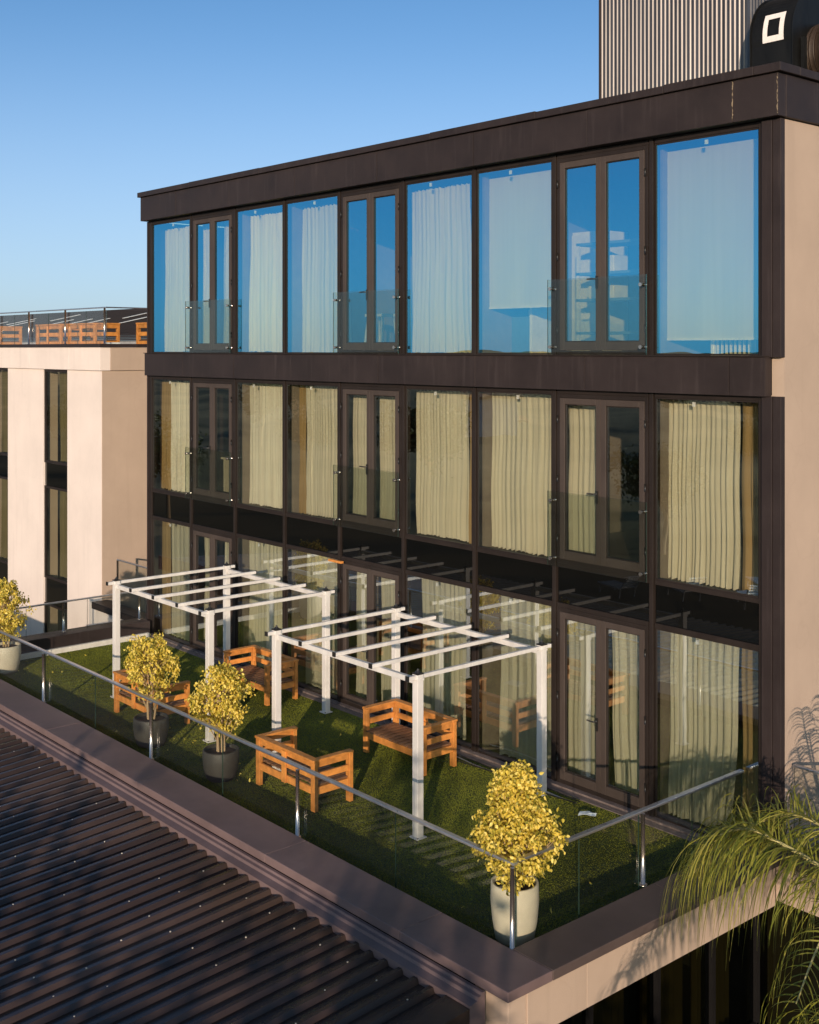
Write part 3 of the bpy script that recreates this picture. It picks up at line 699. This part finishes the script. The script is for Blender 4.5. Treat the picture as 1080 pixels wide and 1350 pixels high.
def shrub(loc, pot_r, pot_h, z0, z1, rx, shape, label, potmat, leafm, nclump, seed, per=22, stem_r=.016):
    r = np.random.default_rng(seed)
    t = tag(empty('potted_shrub', loc), label, 'potted plant', 'yellow leaved shrubs in round pots')
    pr = pot_r
    local(t, MB().lathe([(0,.0),(pr*.72,.0),(pr*.80,.03),(pr*.93,pot_h*.35),(pr,pot_h*.7),(pr*.98,pot_h-.01),(pr*.96,pot_h),(pr*.88,pot_h),(pr*.86,pot_h-.06)]), 'pot', M[potmat])
    so = MB().lathe([(pr*.87,pot_h-.05),(pr*.5,pot_h-.03),(0,pot_h-.035)]); local(t, so, 'soil', M['soil'])
    cs = []
    for k in range(nclump):
        u = r.uniform(0,1)**.85; z = z0+(z1-z0)*u
        rad = rx*shape(u)
        a = r.uniform(0,6.283); q = rad*math.sqrt(r.uniform(.12,1)) * (1+.2*math.sin(3*a+seed+5*u)+.12*math.sin(7*a+9*u+seed*2))
        cs.append((q*math.cos(a), q*math.sin(a), z))
    for k in range(9): # shoots that break the outline
        u = r.uniform(.35,1); a = r.uniform(0,6.283); q = rx*shape(u)*r.uniform(1.0,1.22); cs.append((q*math.cos(a), q*math.sin(a), z0+(z1-z0)*u+r.uniform(0,.09)))
    st = MB(); nst = 6
    for k in range(nst):
        a = k*1.05+seed; b = (math.cos(a)*.05, math.sin(a)*.05, pot_h-.05); top = cs[(k*7) % len(cs)]
        zt = z0+(z1-z0)*r.uniform(.55,.9)
        m1 = (b[0]*1.6+r.normal(0,.015), b[1]*1.6+r.normal(0,.015), pot_h+(zt-pot_h)*.4)
        st.tube([b, m1, (rx*.35*math.cos(a)*r.uniform(.3,1), rx*.35*math.sin(a)*r.uniform(.3,1), zt)], [stem_r, stem_r*.75, stem_r*.35], 7)
    for c in cs[::2]:
        zz = max(pot_h+.12, c[2]-.22-.25*r.uniform()); f = .25
        st.tube([(c[0]*f, c[1]*f, zz), (c[0]*.65, c[1]*.65, (zz+c[2])/2+.02), c], [.007,.005,.003], 5)
    local(t, st, 'stems', M['bark'])
    leaf_cloud('foliage', cs, per, .034, .050, .029, M[leafm], t, seed=seed)
    return t
cone = lambda u: (.72+.85*u) if u < .33 else max(.26, 1.0-(u-.33)*1.08+.09*math.sin(u*17))
rnd = lambda u: .45+.62*math.sin(math.pi*min(1,u*.92+.04))
vase = lambda u: .5+.5*math.sin(math.pi*min(.95,u*.8+.1))
shrub((-8.58,8.83,.012), .25, .60, .64, 1.74, .435, cone, 'tall cone shaped yellow shrub in a cream pot at the right front corner', 'potlight', 'leaf', 340, 3, 30)
shrub((-14.52,9.02,.012), .26, .41, .70, 1.54, .34, rnd, 'round yellow shrub in a dark grey pot, right of the pair by the front balustrade', 'potgrey', 'leaf', 160, 5, 25)
shrub((-16.46,8.98,.012), .27, .42, .74, 1.62, .35, vase, 'spreading yellow shrub in a dark grey pot, left of the pair by the front balustrade', 'potgrey', 'leaf', 135, 8, 24)
shrub((-21.95,8.95,.012), .27, .50, .62, 1.66, .36, rnd, 'yellow shrub in a cream pot at the far left end of the terrace', 'potlight', 'leaf', 150, 12, 24)

# ------------------------------------------------------------------ small things on the turf
fc = []
for (px_, py_) in ((-8.58,8.83),(-14.52,9.02),(-16.46,8.98),(-21.95,8.95)):
    for k in range(8): fc.append((px_+rng.normal(0,.42), min(12.2,max(8.45,py_+abs(rng.normal(.1,.45)))), .02))
for k in range(12): fc.append((rng.uniform(-22.4,-8.4), rng.uniform(8.5,12.2), .02))
fo = leaf_cloud('fallen_leaves', fc, 1, .0, .055, .032, M['leaf'], None, .15, 77); tag(fo, 'scattered yellow leaves fallen on the turf round the pots', 'leaves', kind='stuff')
pa = MB(); V = []
for j in range(4):
    for i in range(5): V.append((i*.055-.11, j*.05-.08, .03+random.uniform(0,.035)))
pa.v = V
for j in range(3):
    for i in range(4): a = j*5+i; pa.f.append((a,a+1,a+6,a+5)); pa.m.append(0); pa.sm.append(False)
o = pa.build('paper_scrap', M['paper']); o.location = (-10.23,11.88,0); o.rotation_euler = (0,0,.5); tag(o, 'crumpled pale blue paper lying on the turf', 'paper')
s = o.modifiers.new('thick','SOLIDIFY'); s.thickness = .003
for k, (col, off) in enumerate((('black',0),('rail',.07),('black',.12))):
    pts = [(-13.0+i*.22, 12.14-off+.03*math.sin(i*.9+k*2)+(.06 if i in (5,6) else 0), .035) for i in range(12)]
    tag(MB().tube(pts, .009, 6).build('cable', M[col]), ['black cable on the turf closest to the threshold','pale cable on the turf between two black ones','black cable on the turf farthest from the threshold'][k], 'cable')
t = tag(empty('speaker_box', (-14.55,9.98,.02)), 'black box standing on the turf against a pergola post', 'box')
local(t, MB().box(-.15,.15,-.12,.12,0,.2), 'body', M['black'], .02); local(t, MB().box(-.16,.16,-.13,.13,.2,.235), 'lid', M['black'], .01)

# ------------------------------------------------------------------ metal roof in the foreground
an_ = tag(empty('roofed_annex', (-15,5,-.1)), 'low annex under a dark brown corrugated metal roof in front of the terrace', 'building')
AI = Matrix.Translation((15,-5,.1))
def A(mb, name, mat, bevel=0):
    o = mb.build(name, mat, an_, bevel); o.matrix_parent_inverse = AI; return o
per, hh, SL = .228, .05, .07
xs = []; x = -31.0
while x < -8.2:
    xs += [(x,0),(x+.12,0),(x+.145,hh),(x+.195,hh),(x+.22,0)]; x += per
mb = MB(); nseg = 12; y_t, y_b = 7.60, .6
n = len(xs)
for j in range(nseg+1):
    y = y_t+(y_b-y_t)*j/nseg
    mb.v += [(xx, y, -.055+zz-(y_t-y)*SL+.004*math.sin(xx*2.1+j*1.3)) for (xx, zz) in xs]
for j in range(nseg):
    for i in range(n-1):
        a = j*n+i; mb.f.append((a,a+n,a+n+1,a+1)); mb.m.append(0); mb.sm.append(False)
r2 = random.Random(3); x = -31.0+.17; ri = 0
while x < -8.25:
    for k in range(7):
        y = 7.3-k*.95-(ri % 2)*.45
        if y > .8 and r2.random() < .55:
            z = -.055+hh-(y_t-y)*SL; mb.lathe([(.009,z-.004),(.009,z+.006),(0,z+.008)], x, y, 6, 1)
    x += per; ri += 1
A(mb, 'roof_sheet', [M['roof'], M['screw']])
fl = MB().extrude_x([(7.797,.095),(7.797,-.3),(7.603,-.3),(7.603,.022),(7.70,.035),(7.712,.065),(7.75,.07),(7.76,.095)], -31.0, -7.96)
A(fl, 'apron_flashing', M['coping'])
vg = MB(); vg.extrude_x([(7.60,-.02),(7.60,.0),(.6,-.49),(.6,-.51)], -8.24, -7.96); vg.extrude_x([(7.60,-.3),(7.60,-.021),(.6,-.511),(.6,-.8)], -7.99, -7.962); A(vg, 'verge_flashing', M['roof'])
A(MB().box(-30.9,-8.0,.8,7.59,-4.5,-.62), 'wall', M['tan'])

# ------------------------------------------------------------------ left wing
wg = tag(empty('building_wing', (-32,14,0)), 'cream rendered wing with tall dark window strips and a roof terrace', 'building')
WI = Matrix.Translation((32,-14,0))
def W(mb, name, mat, bevel=0, par=None):
    o = mb.build(name, mat, par or wg, bevel); o.matrix_parent_inverse = Matrix() if par else WI; return o
WX = [(-37.5,-36.05),(-33.68,-32.25),(-29.94,-28.50)]
pr = MB(); edges = [-41]+[e for w in WX for e in w]+[-26.62]
for a, b in zip(edges[::2], edges[1::2]): pr.box(a,b,13.2,13.6,-4.5,5.535)
W(pr, 'front_wall', M['cream'])
W(MB().box(-41,-26.622,13.601,19,-4.5,-4.2), 'ground_slab', M['inwall'])
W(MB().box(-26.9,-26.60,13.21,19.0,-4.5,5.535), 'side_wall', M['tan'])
W(MB().box(-41,-26.9,18.8,19.0,-4.5,5.5), 'rear_wall', M['inwall'])
pb = MB(); xw = [-41,-36.3,-33.2,-30.66,-28.27,-26.55]
for a, b in zip(xw[:-1], xw[1:]): pb.box(a+.003,b-.003,13.13,13.4,5.54,6.10)
W(pb, 'parapet', M['cream'], .004)
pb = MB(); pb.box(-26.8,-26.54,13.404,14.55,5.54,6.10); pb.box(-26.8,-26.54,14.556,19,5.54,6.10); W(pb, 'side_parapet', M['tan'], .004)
cpw = MB(); cpw.box(-41,-26.50,13.09,13.5,6.102,6.185); cpw.box(-26.85,-26.50,13.502,19,6.102,6.183); W(cpw, 'parapet_cap', M['clad'], .006)
W(MB().box(-41,-26.8,13.5,19,5.7,5.86), 'roof_deck', M['inwall'])
for z in (2.55,-.45): W(MB().box(-41,-26.9,13.62,18.8,z,z+.4), 'floor_slab', M['infloor'])
for a, b in WX:
    for z0, z1 in ((3.10,5.53),(.10,2.50),(-2.9,-.55)):
        f = W(MB().ring(a+.01,b-.01,z0,z1,.06,13.225,13.31), 'strip_window', M['frame'])
        q = MB(); q.face([(a+.07,13.25,z0+.06),(b-.07,13.25,z0+.06),(b-.07,13.25,z1-.06),(a+.07,13.25,z1-.06)]); W(q, 'pane', M['wingglass'], 0, f)
        if z0 > 0: pass
    for z0, z1 in ((2.51,3.09),(-.54,.09)):
        W(MB().box(a+.01,b-.01,13.25,13.29,z0,z1), 'spandrel_panel', M['spandrel'])
for k, (a, b) in enumerate(WX):
    for z0, z1, s in ((3.15,5.46,'top storey'),(.16,2.44,'terrace level')):
        curtain(a+.42, b-.06, z0, z1, 'curtain in the %s window strip of the cream wing, %s' % (['far left','left hand','right hand'][k], s), y=13.46, mat='olive', group='curtains in the cream wing')
# link wall in the recess between wing and main block
lk = tag(empty('link_wall', (-25,13,0)), 'low cream wall with dark coping in the recess beside the cream wing', 'wall')
LI = Matrix.Translation((25,-13,0))
for mb, nm, mt in ((MB().box(-26.55,-23.12,13.02,13.3,-4.5,-.14),'wall',M['cream']), (MB().box(-26.62,-23.12,12.94,13.34,-.138,.02),'coping',M['clad'])):
    o = mb.build(nm, mt, lk, .005); o.matrix_parent_inverse = LI
balustrade('glass_balustrade', (-25.75,13.16), (-23.12,13.16), [.03,1.55], 'short glass balustrade on the link wall in the recess', [1.5], .02, 1.12, 1.1, inset=.02, postbase=.02)

# roof terrace of the wing
balustrade('glass_balustrade', (-40.5,13.32), (-26.68,13.32), [2.4,4.9,7.3,9.37,11.62,13.8], 'long glass balustrade along the roof edge of the cream wing', [1.2,3.6,6.1,8.3,10.5,12.7], 6.19, 7.07, 7.0, inset=.05, postbase=6.18)
balustrade('glass_balustrade', (-26.68,13.36), (-26.68,18.9), [2.6,5.4], 'glass balustrade on the right roof edge of the cream wing', [2.6], 6.19, 7.07, 7.0, inset=.05, postbase=6.18)
labs = ['orange slatted roof bench farthest left on the cream wing','orange slatted roof bench second from left on the cream wing','orange slatted roof bench third from left on the cream wing','orange slatted roof bench left of the corner post on the cream wing roof','shaded slatted roof bench right of the corner post on the cream wing roof']
for k, (x, y, rz) in enumerate(((-34.6,14.6,math.pi),(-32.3,14.7,0),(-30.2,14.5,math.pi),(-28.4,14.6,math.pi),(-27.02,14.7,math.pi/2))):
    c = copy_tree(bn); c.location = (x,y,5.862); c.scale = (1.15,1.1,1.28); c.rotation_euler = (0,0,rz); tag(c, labs[k], 'bench', 'orange benches on the wing roof')
o = MB().box(-.17,.17,-.12,.12,0,.36).build('white_box', M['inwhite'], None, .015); o.location = (-27.05,13.72,5.862); tag(o, 'small white box beside the corner post of the wing roof', 'box')
# planted palm-like clump on the wing roof
def strap_plant(name, loc, n, ln, label, seed, wid=.035, group=None):
    r = np.random.default_rng(seed); V = []; F = []
    for k in range(n):
        a = r.uniform(0,6.283); el = r.uniform(.4,1.4); L = ln*r.uniform(.6,1.1); d = np.array([math.cos(a)*math.cos(el), math.sin(a)*math.cos(el), math.sin(el)]); s = np.array([-math.sin(a), math.cos(a), 0])
        p = np.zeros(3); b = len(V)
        for j in range(6):
            u = j/5; wd = wid*(1-u**2)*.5+.001; V += [tuple(p-s*wd), tuple(p+s*wd)]; p = p+d*L/5; d = d+np.array([0,0,-.22*u]); d /= np.linalg.norm(d)
        for j in range(5): q = b+2*j; F.append((q,q+1,q+3,q+2))
    t = tag(empty(name, loc), label, 'plant', group)
    np_mesh('foliage', np.array(V), np.array(F), M['palmleaf'], t); local(t, MB().lathe([(0,0),(.16,0),(.2,.3),(.17,.3),(0,.27)],0,0,16), 'pot', M['potgrey'])
    for ch in t.children:
        if ch.name.startswith('foliage'): ch.location = (0,0,.3)
    return t
strap_plant('spiky_plant', (-27.4,16.6,5.862), 60, .95, 'spiky green plant behind the shaded bench on the wing roof', 4)
# dark roof farther back with pale slits
dk = tag(empty('far_roof', (-40,24,6)), 'dark slatted roof with pale skylight slits behind the wing roof', 'roof')
mb = MB(); 
for k in range(26):
    y = 20+k*.32; z = 6.3+k*.067; mb.box(-86,-30,y,y+.30,z,z+.05)
o = mb.build('slats', M['clad'], dk); o.matrix_parent_inverse = Matrix.Translation((40,-24,-6))
r3 = random.Random(5)
for k in range(22):
    x = -74+k*2.0+r3.uniform(-.5,.5); y0 = 23.3+r3.uniform(0,2); z0 = 6.40+(y0-20)/.32*.067-.02
    q = MB(); q.face([(x,y0,z0),(x+.18,y0,z0),(x+.02,y0+1.6,z0+.335),(x-.16,y0+1.6,z0+.335)]); ob = q.build('skylight', M['inwhite'], dk); ob.matrix_parent_inverse = Matrix.Translation((40,-24,-6))
    md = ob.modifiers.new('thick','SOLIDIFY'); md.thickness = .02
bm_ = MB().box(-86,-30,19.6,19.9,6.15,6.32); o = bm_.build('fascia_beam', surf('grey_beam',(.35,.33,.33),.7), dk); o.matrix_parent_inverse = Matrix.Translation((40,-24,-6))
wl = MB().box(-85,-31,21,28,-4.5,6.1); o = wl.build('wall', M['inwall'], dk); o.matrix_parent_inverse = Matrix.Translation((40,-24,-6))

# ------------------------------------------------------------------ corrugated plant tower on the roof
tw = tag(empty('roof_tower', (-11.3,15.6,9.15)), 'tall roof enclosure clad in vertical corrugated metal', 'tower')
TI = Matrix.Translation((11.3,-15.6,-9.15))
def corr(p0, p1, nrm, z0, z1, per=.078, amp=.016):
    p0 = Vector(p0); p1 = Vector(p1); d = (p1-p0); L = d.length; d.normalize(); nrm = Vector(nrm)
    mb = MB(); n = int(L/per)*10; pts = []
    for i in range(n+1):
        s = L*i/n; w = math.cos(2*math.pi*s/per); w = math.copysign(abs(w)**.6, w)
        pts.append(p0+d*s+nrm*(amp*w*.5))
    for z in (z0, z1): mb.v += [(p.x,p.y,z) for p in pts]
    for i in range(n): mb.f.append((i,i+1,n+2+i,n+1+i)); mb.m.append(0); mb.sm.append(True)
    return mb
for mb, nm, mt in ((corr((-12.63,15,0),(-9.92,15,0),(0,-1,0),9.15,13.4),'front_sheet',M['zinc']), (corr((-9.90,15.02,0),(-9.90,16.3,0),(1,0,0),9.15,13.4),'side_sheet',M['zinc']),
                   (MB().box(-12.66,-12.632,14.97,16.3,9.15,13.4),'left_flashing',M['clad']), (MB().box(-12.62,-9.93,15.04,16.28,9.15,13.35),'core',M['dark']), (MB().box(-9.925,-9.885,14.97,15.012,9.15,13.4),'corner_flashing',M['zinc'])):
    o = mb.build(nm, mt, tw); o.matrix_parent_inverse = TI
# exhaust fan
fan = tag(empty('exhaust_fan', (-9.1,15.0,9.15)), 'black scroll shaped roof fan with a white painted square outline', 'fan')
n = 40; R0 = .66; cz = 1.16
prof = []
for k in range(n+1):
    a = R(-100)+R(300)*k/n
    prof.append((-(R0+.0*k)*math.cos(a), cz+R0*math.sin(a)))
# scroll outline: round top, straight drop to the base at front and back
out = [(-.60,0.06),(-.66,.5)]+[(-R0*math.cos(R(a)), cz+R0*math.sin(R(a))) for a in range(-10,191,6)]+[(.66,.5),(.60,.06)]
mb = MB(); mb.extrude_x(out, -.32, .32)
hs = local(fan, mb, 'housing', M['fan'], .012)
for xx in (-.33,.32): 
    rim = MB(); rim.extrude_x([(y*1.03, .0+z*1.0+(.02 if z>cz else 0)) for (y,z) in out], xx, xx+.012); local(fan, rim, 'rim', M['fan'], .003)
# painted outline lying on the curved skin
sq = MB(); steps = 10
def skin(a, x): return (x, -(R0+.004)*math.cos(R(a)), cz+(R0+.004)*math.sin(R(a)))
def band(a0, a1, x0, x1):
    for k in range(steps):
        p, q = a0+(a1-a0)*k/steps, a0+(a1-a0)*(k+1)/steps
        sq.face([skin(p,x0),skin(p,x1),skin(q,x1),skin(q,x0)])
band(-7,28,-.13,-.06); band(-7,28,.12,.19); band(-7,0,-.06,.12); band(21,28,-.06,.12)
o = local(fan, sq, 'painted_square', M['whitepaint']); md = o.modifiers.new('thick','SOLIDIFY'); md.thickness = .002
inl = MB(); inl.tube([(.335,.02,.95),(.62,.02,.95)], .40, 32); local(fan, inl, 'inlet_duct', M['fanbrown'])
rb = MB()
for k in range(3): rb.tube([(.38+k*.09,.02,.95),(.40+k*.09,.02,.95)], .415, 32)
local(fan, rb, 'duct_band', M['fanbrown'])
bs = MB(); bs.box(-.4,.75,-.55,-.45,0,.06); bs.box(-.4,.75,.45,.55,0,.06); bs.box(.36,.41,-.52,-.44,.06,1.1); local(fan, bs, 'base_frame', M['fan'])
local(fan, MB().box(-.62,-.34,-.35,-.1,0,.72), 'motor_box', surf('navy_box',(.012,.02,.04),.5), .01)

# ------------------------------------------------------------------ palm at the right
def frond(pts, n_leaf, ll, name_seed, parent, tail=.92, mat='palmleaf', w=.0145, start=.10):
    """pts: control points of the rachis; leaflets hang from both sides"""
    r = np.random.default_rng(name_seed)
    P_ = [Vector(p) for p in pts]
    def cat(t):
        s = t*(len(P_)-1); i = min(int(s), len(P_)-2); f = s-i
        p0 = P_[max(i-1,0)]; p1 = P_[i]; p2 = P_[i+1]; p3 = P_[min(i+2,len(P_)-1)]
        return .5*((2*p1)+(p2-p0)*f+(2*p0-5*p1+4*p2-p3)*f*f+(3*p1-p0-3*p2+p3)*f**3)
    mb = MB(); K = 24; mb.tube([cat(k/K) for k in range(K+1)], [.024*(1-.85*k/K)+.003 for k in range(K+1)], 6, 1)
    for k in range(n_leaf):
        t = start+(1-start)*(k+r.uniform(0,.6))/n_leaf; t = min(t, .999)
        p = cat(t); tg = (cat(min(1,t+.01))-cat(max(0,t-.01))).normalized()
        side = tg.cross(Vector((0,0,1))); side.normalize(); up = side.cross(tg)
        for sg in (-1,1):
            L = ll*(.55+.6*math.sin(math.pi*min(1,.15+t*.8)))*r.uniform(.75,1.15)
            d = (side*sg*r.uniform(.5,.9)+tg*r.uniform(.15,.55)+up*r.uniform(-.15,.5)).normalized(); q = p.copy(); pw = side.cross(d) if False else tg
            wd0 = w*r.uniform(.7,1.2); row = []; tw_ = r.uniform(-.5,.5); nn = 9
            for j in range(nn+1):
                u = j/nn; wv = (tg*math.cos(tw_+u)+d.cross(tg)*math.sin(tw_+u)).normalized(); wd = wd0*(1-u**1.7)*.5+.0012
                row.append((q-wv*wd, q+wv*wd)); q = q+d*L/nn
                d = (d+Vector((r.normal(0,.03),r.normal(0,.03),-.62*(.32+u)*r.uniform(.7,1.2)))).normalized()
            b = len(mb.v)
            for a_, b_ in row: mb.v += [tuple(a_), tuple(b_)]
            for j in range(nn): q_ = b+2*j; mb.f.append((q_,q_+1,q_+3,q_+2)); mb.m.append(0); mb.sm.append(True)
    o = mb.build('frond', [M[mat], M['rachis']], parent)
    return o
PC = Vector((-5.2, 10.9, .35))
pal = tag(empty('palm_tree', (PC.x,PC.y,-4.5)), 'feathery palm whose drooping fronds hang before the tan fascia at the right', 'palm')
PMI = Matrix.Translation((-PC.x,-PC.y,4.5))
tk = MB(); tk.tube([(PC.x+.25,PC.y+.1,-4.5),(PC.x+.1,PC.y,-2.5),(PC.x,PC.y,.2)], [.22,.17,.13], 14); o = tk.build('trunk', surf('palm_bark',(.16,.12,.08),.9,0,.4,10,(1,1,4),.01,15), pal); o.matrix_parent_inverse = PMI
def fr(pts, n, ll, s, **k):
    o = frond(pts, n, ll, s, pal, **k); o.matrix_parent_inverse = PMI
fr([PC, (-5.95,10.45,1.06),(-6.45,10.25,1.30),(-6.72,10.12,1.37),(-6.97,10.0,1.22),(-7.15,9.9,.85)], 150, 1.15, 21)
fr([PC, (-6.0,10.85,1.15),(-6.5,10.8,1.38),(-6.95,10.7,1.2),(-7.2,10.6,.75)], 110, 1.05, 22)
fr([PC, (-5.7,11.2,.95),(-6.2,11.45,1.05),(-6.7,11.6,.75),(-7.0,11.7,.2)], 70, .85, 23)
fr([PC, (-4.5,9.3,1.0),(-4.6,8.0,.98),(-4.75,7.1,.80),(-4.87,6.4,.40)], 110, .75, 25)
fr([PC, (-4.4,9.6,1.1),(-4.45,8.5,1.14),(-4.6,7.7,1.04),(-4.75,7.0,.77)], 100, .75, 26)
for k, (dx, dy, dz) in enumerate(((-1.15,.42,1.75),(-1.0,.15,1.35),(-1.3,.75,1.4),(-.9,.6,1.9))):
    fr([PC, PC+Vector((dx*.55,dy*.55,dz*.45)), PC+Vector((dx*.85,dy*.85,dz*.78)), PC+Vector((dx,dy,dz))], 10, .45, 60+k, start=.72)
for k in range(9):
    a = R(-100)+k*R(24); L = 1.9
    d = Vector((math.cos(a), math.sin(a), 0)); h = .9+.25*math.sin(k*2.2)
    fr([PC, PC+d*.5+Vector((0,0,h*.75)), PC+d*1.0+Vector((0,0,h)), PC+d*1.5+Vector((0,0,h*.75)), PC+d*1.85+Vector((0,0,h*.2))], 44, .85, 40+k)

# ------------------------------------------------------------------ trees on the open side (they shade the annex roof and show in the glass)
def make_tree(seed, H, rad, label, low=.25):
    r = np.random.default_rng(seed); t = empty('broadleaf_tree'); tag(t, label, 'tree', 'trees beyond the annex')
    tk = MB(); tk.tube([(0,0,0),(.1,.05,H*.3),(.0,.1,H*.55)], [.2,.15,.09], 9)
    cs = []
    for k in range(9):
        a = r.uniform(0,6.28); e = r.uniform(.3,1.0)*rad*.75; z = H*r.uniform(.5,.9); tip = (e*math.cos(a), e*math.sin(a), z)
        tk.tube([(.03,.05,H*r.uniform(.25,.5)), (tip[0]*.5,tip[1]*.5,z*.8), tip], [.07,.045,.015], 6)
        for j in range(11): cs.append(tuple(np.array(tip)+r.normal(0,rad*.28,3)*np.array([1,1,.8])))
    local(t, tk, 'trunk', M['bark']); leaf_cloud('crown', cs, 42, .32, .26, .15, M['treeleaf'], t, .3, seed)
    return t
T = [make_tree(71,7.2,2.6,'bushy dark tree shading the annex roof'), make_tree(72,6.4,2.4,'smaller bushy tree beyond the annex'), make_tree(73,8.2,3.2,'broad dark tree beyond the annex')]
# white loungers and a house on the open side: they show in the dark glass of the facade
lg = tag(empty('sun_lounger', (0,0,-4.5)), 'white sun lounger on the open ground, mirrored in the dark glass', 'sun lounger', 'white loungers mirrored in the glass')
lf_ = MB(); lf_.box(-.95,.45,-.33,-.29,.30,.35); lf_.box(-.95,.45,.29,.33,.30,.35)
for k in range(9): lf_.box(-.93+k*.15,-.83+k*.15,-.29,.29,.315,.335)
local(lg, lf_, 'frame', M['inwhite'])
bk_ = MB(); bk_.tube([(.42,-.3,.33),(.95,-.3,.85)], .025, 6); bk_.tube([(.42,.3,.33),(.95,.3,.85)], .025, 6)
for k in range(6): bk_.tube([(.47+k*.09,-.3,.38+k*.088),(.47+k*.09,.3,.38+k*.088)], .03, 6)
local(lg, bk_, 'backrest', M['inwhite'])
for x in (-.85,.35):
    for y in (-.3,.3): local(lg, MB().tube([(x,y,0),(x+.08,y,.31)], .025, 6), 'leg', M['inwhite'])
for k, (x, y, a) in enumerate(((-30.6,-16.9,.5),(-27.9,-17.6,.8),(-32.9,-15.4,.3),(-29.2,-20.5,.6),(-25.2,-19.2,1.1))):
    c = lg if k == 0 else copy_tree(lg); c.location = (x,y,-4.5); c.rotation_euler = (0,0,a); c.scale = (1.25,1.25,1.25)
hs_ = tag(empty('hillside_house', (-104,-82,-4.5), .76), 'pale two storey house with terracotta slabs, mirrored faintly in the middle windows', 'house')
local(hs_, MB().box(-5.5,5.5,0,6,-1.5,4.6), 'wall', M['cream'])
local(hs_, MB().box(-6,6,-1.2,6.4,4.6,4.95), 'roof', M['terracotta']); local(hs_, MB().box(-6,6,-1.6,-.01,1.6,1.85), 'balcony', M['terracotta'])
for x in (-4.2,-1.6,1.0,3.6):
    for z in (-.9,2.1): local(hs_, MB().box(x-.8,x+.8,-.06,-.01,z,z+1.9), 'window', M['dark'])
spots = [(1.2,-5.1,0,1.06),(-1.0,-6.4,1,1.06),(-4.6,-7.0,1,1.14),(3.3,-5.0,1,1.07)]
rr = random.Random(9)
for k in range(34):
    d = rr.uniform(45,150); a = R(rr.uniform(196,262)); tx, ty, tk_, ts_ = d*math.cos(a), d*math.sin(a)+8, rr.randrange(3), rr.uniform(.8,1.15)
    if (tx+29)**2+(ty+17)**2 > 144 and abs((ty-24.95)/(tx+1e-6)-1.03) > .09: spots.append((tx, ty, tk_, ts_))
used = set()
for (x, y, k, s) in spots:
    t = T[k] if k not in used else copy_tree(T[k]); used.add(k)
    t.location = (x,y,-4.5); t.scale = (s,s,s); t.rotation_euler = (0,0,rr.uniform(0,6.28))

# ------------------------------------------------------------------ light, sky, camera
EL, AZ = 9.2, math.degrees(math.atan2(.67,-.74))
wd = bpy.data.worlds.new('World'); SC.world = wd; wd.use_nodes = True
nt = wd.node_tree; sk = nt.nodes.new('ShaderNodeTexSky'); sk.sky_type = 'NISHITA'; sk.sun_disc = False
sk.sun_elevation = R(EL); sk.sun_rotation = R(AZ); sk.air_density = .5; sk.dust_density = 1.0; sk.ozone_density = 2.0; sk.altitude = 0
wb = nt.nodes.new('ShaderNodeMix'); wb.data_type = 'RGBA'; wb.blend_type = 'MULTIPLY'; wb.inputs['Factor'].default_value = 1; wb.inputs['B'].default_value = (1.0,1.23,1.22,1)
nt.links.new(sk.outputs[0], wb.inputs['A'])
tcw = nt.nodes.new('ShaderNodeTexCoord'); sx_ = nt.nodes.new('ShaderNodeSeparateXYZ'); nt.links.new(tcw.outputs['Generated'], sx_.inputs[0])
hz = nt.nodes.new('ShaderNodeMapRange'); hz.interpolation_type = 'SMOOTHSTEP'; hz.inputs['From Min'].default_value = .30; hz.inputs['From Max'].default_value = -.01; hz.inputs['To Min'].default_value = 0; hz.inputs['To Max'].default_value = .62
nt.links.new(sx_.outputs['Z'], hz.inputs['Value'])
hm = nt.nodes.new('ShaderNodeMix'); hm.data_type = 'RGBA'; nt.links.new(hz.outputs[0], hm.inputs['Factor']); nt.links.new(wb.outputs['Result'], hm.inputs['A']); hm.inputs['B'].default_value = (3.9,4.3,4.85,1)
nt.links.new(hm.outputs['Result'], nt.nodes['Background'].inputs[0]); nt.nodes['Background'].inputs[1].default_value = .15
sl = bpy.data.lights.new('sun', 'SUN'); sl.energy = 4.7; sl.angle = R(.5); sl.color = (1,.80,.60)
so = bpy.data.objects.new('sun', sl); COL.objects.link(so)
sd = Vector((.67*math.cos(R(EL)), -.74*math.cos(R(EL)), math.sin(R(EL)))); so.rotation_euler = sd.to_track_quat('Z','Y').to_euler(); so.location = (20,-25,15)
cam = bpy.data.cameras.new('camera'); co = bpy.data.objects.new('camera', cam); COL.objects.link(co); SC.camera = co
co.location = (0,0,6.06); co.rotation_euler = (R(90),0,math.asin(.757)); cam.sensor_fit = 'HORIZONTAL'; cam.sensor_width = 36; cam.lens = 1579/1080*36
cam.shift_y = -215/1080; cam.clip_end = 6000; cam.clip_start = .05
SC.view_settings.view_transform = 'Standard'; SC.view_settings.look = 'None'; SC.view_settings.exposure = 0; SC.view_settings.gamma = 1
SC.cycles.transparent_max_bounces = 32; SC.cycles.max_bounces = 10
SC.cycles.use_denoising = True
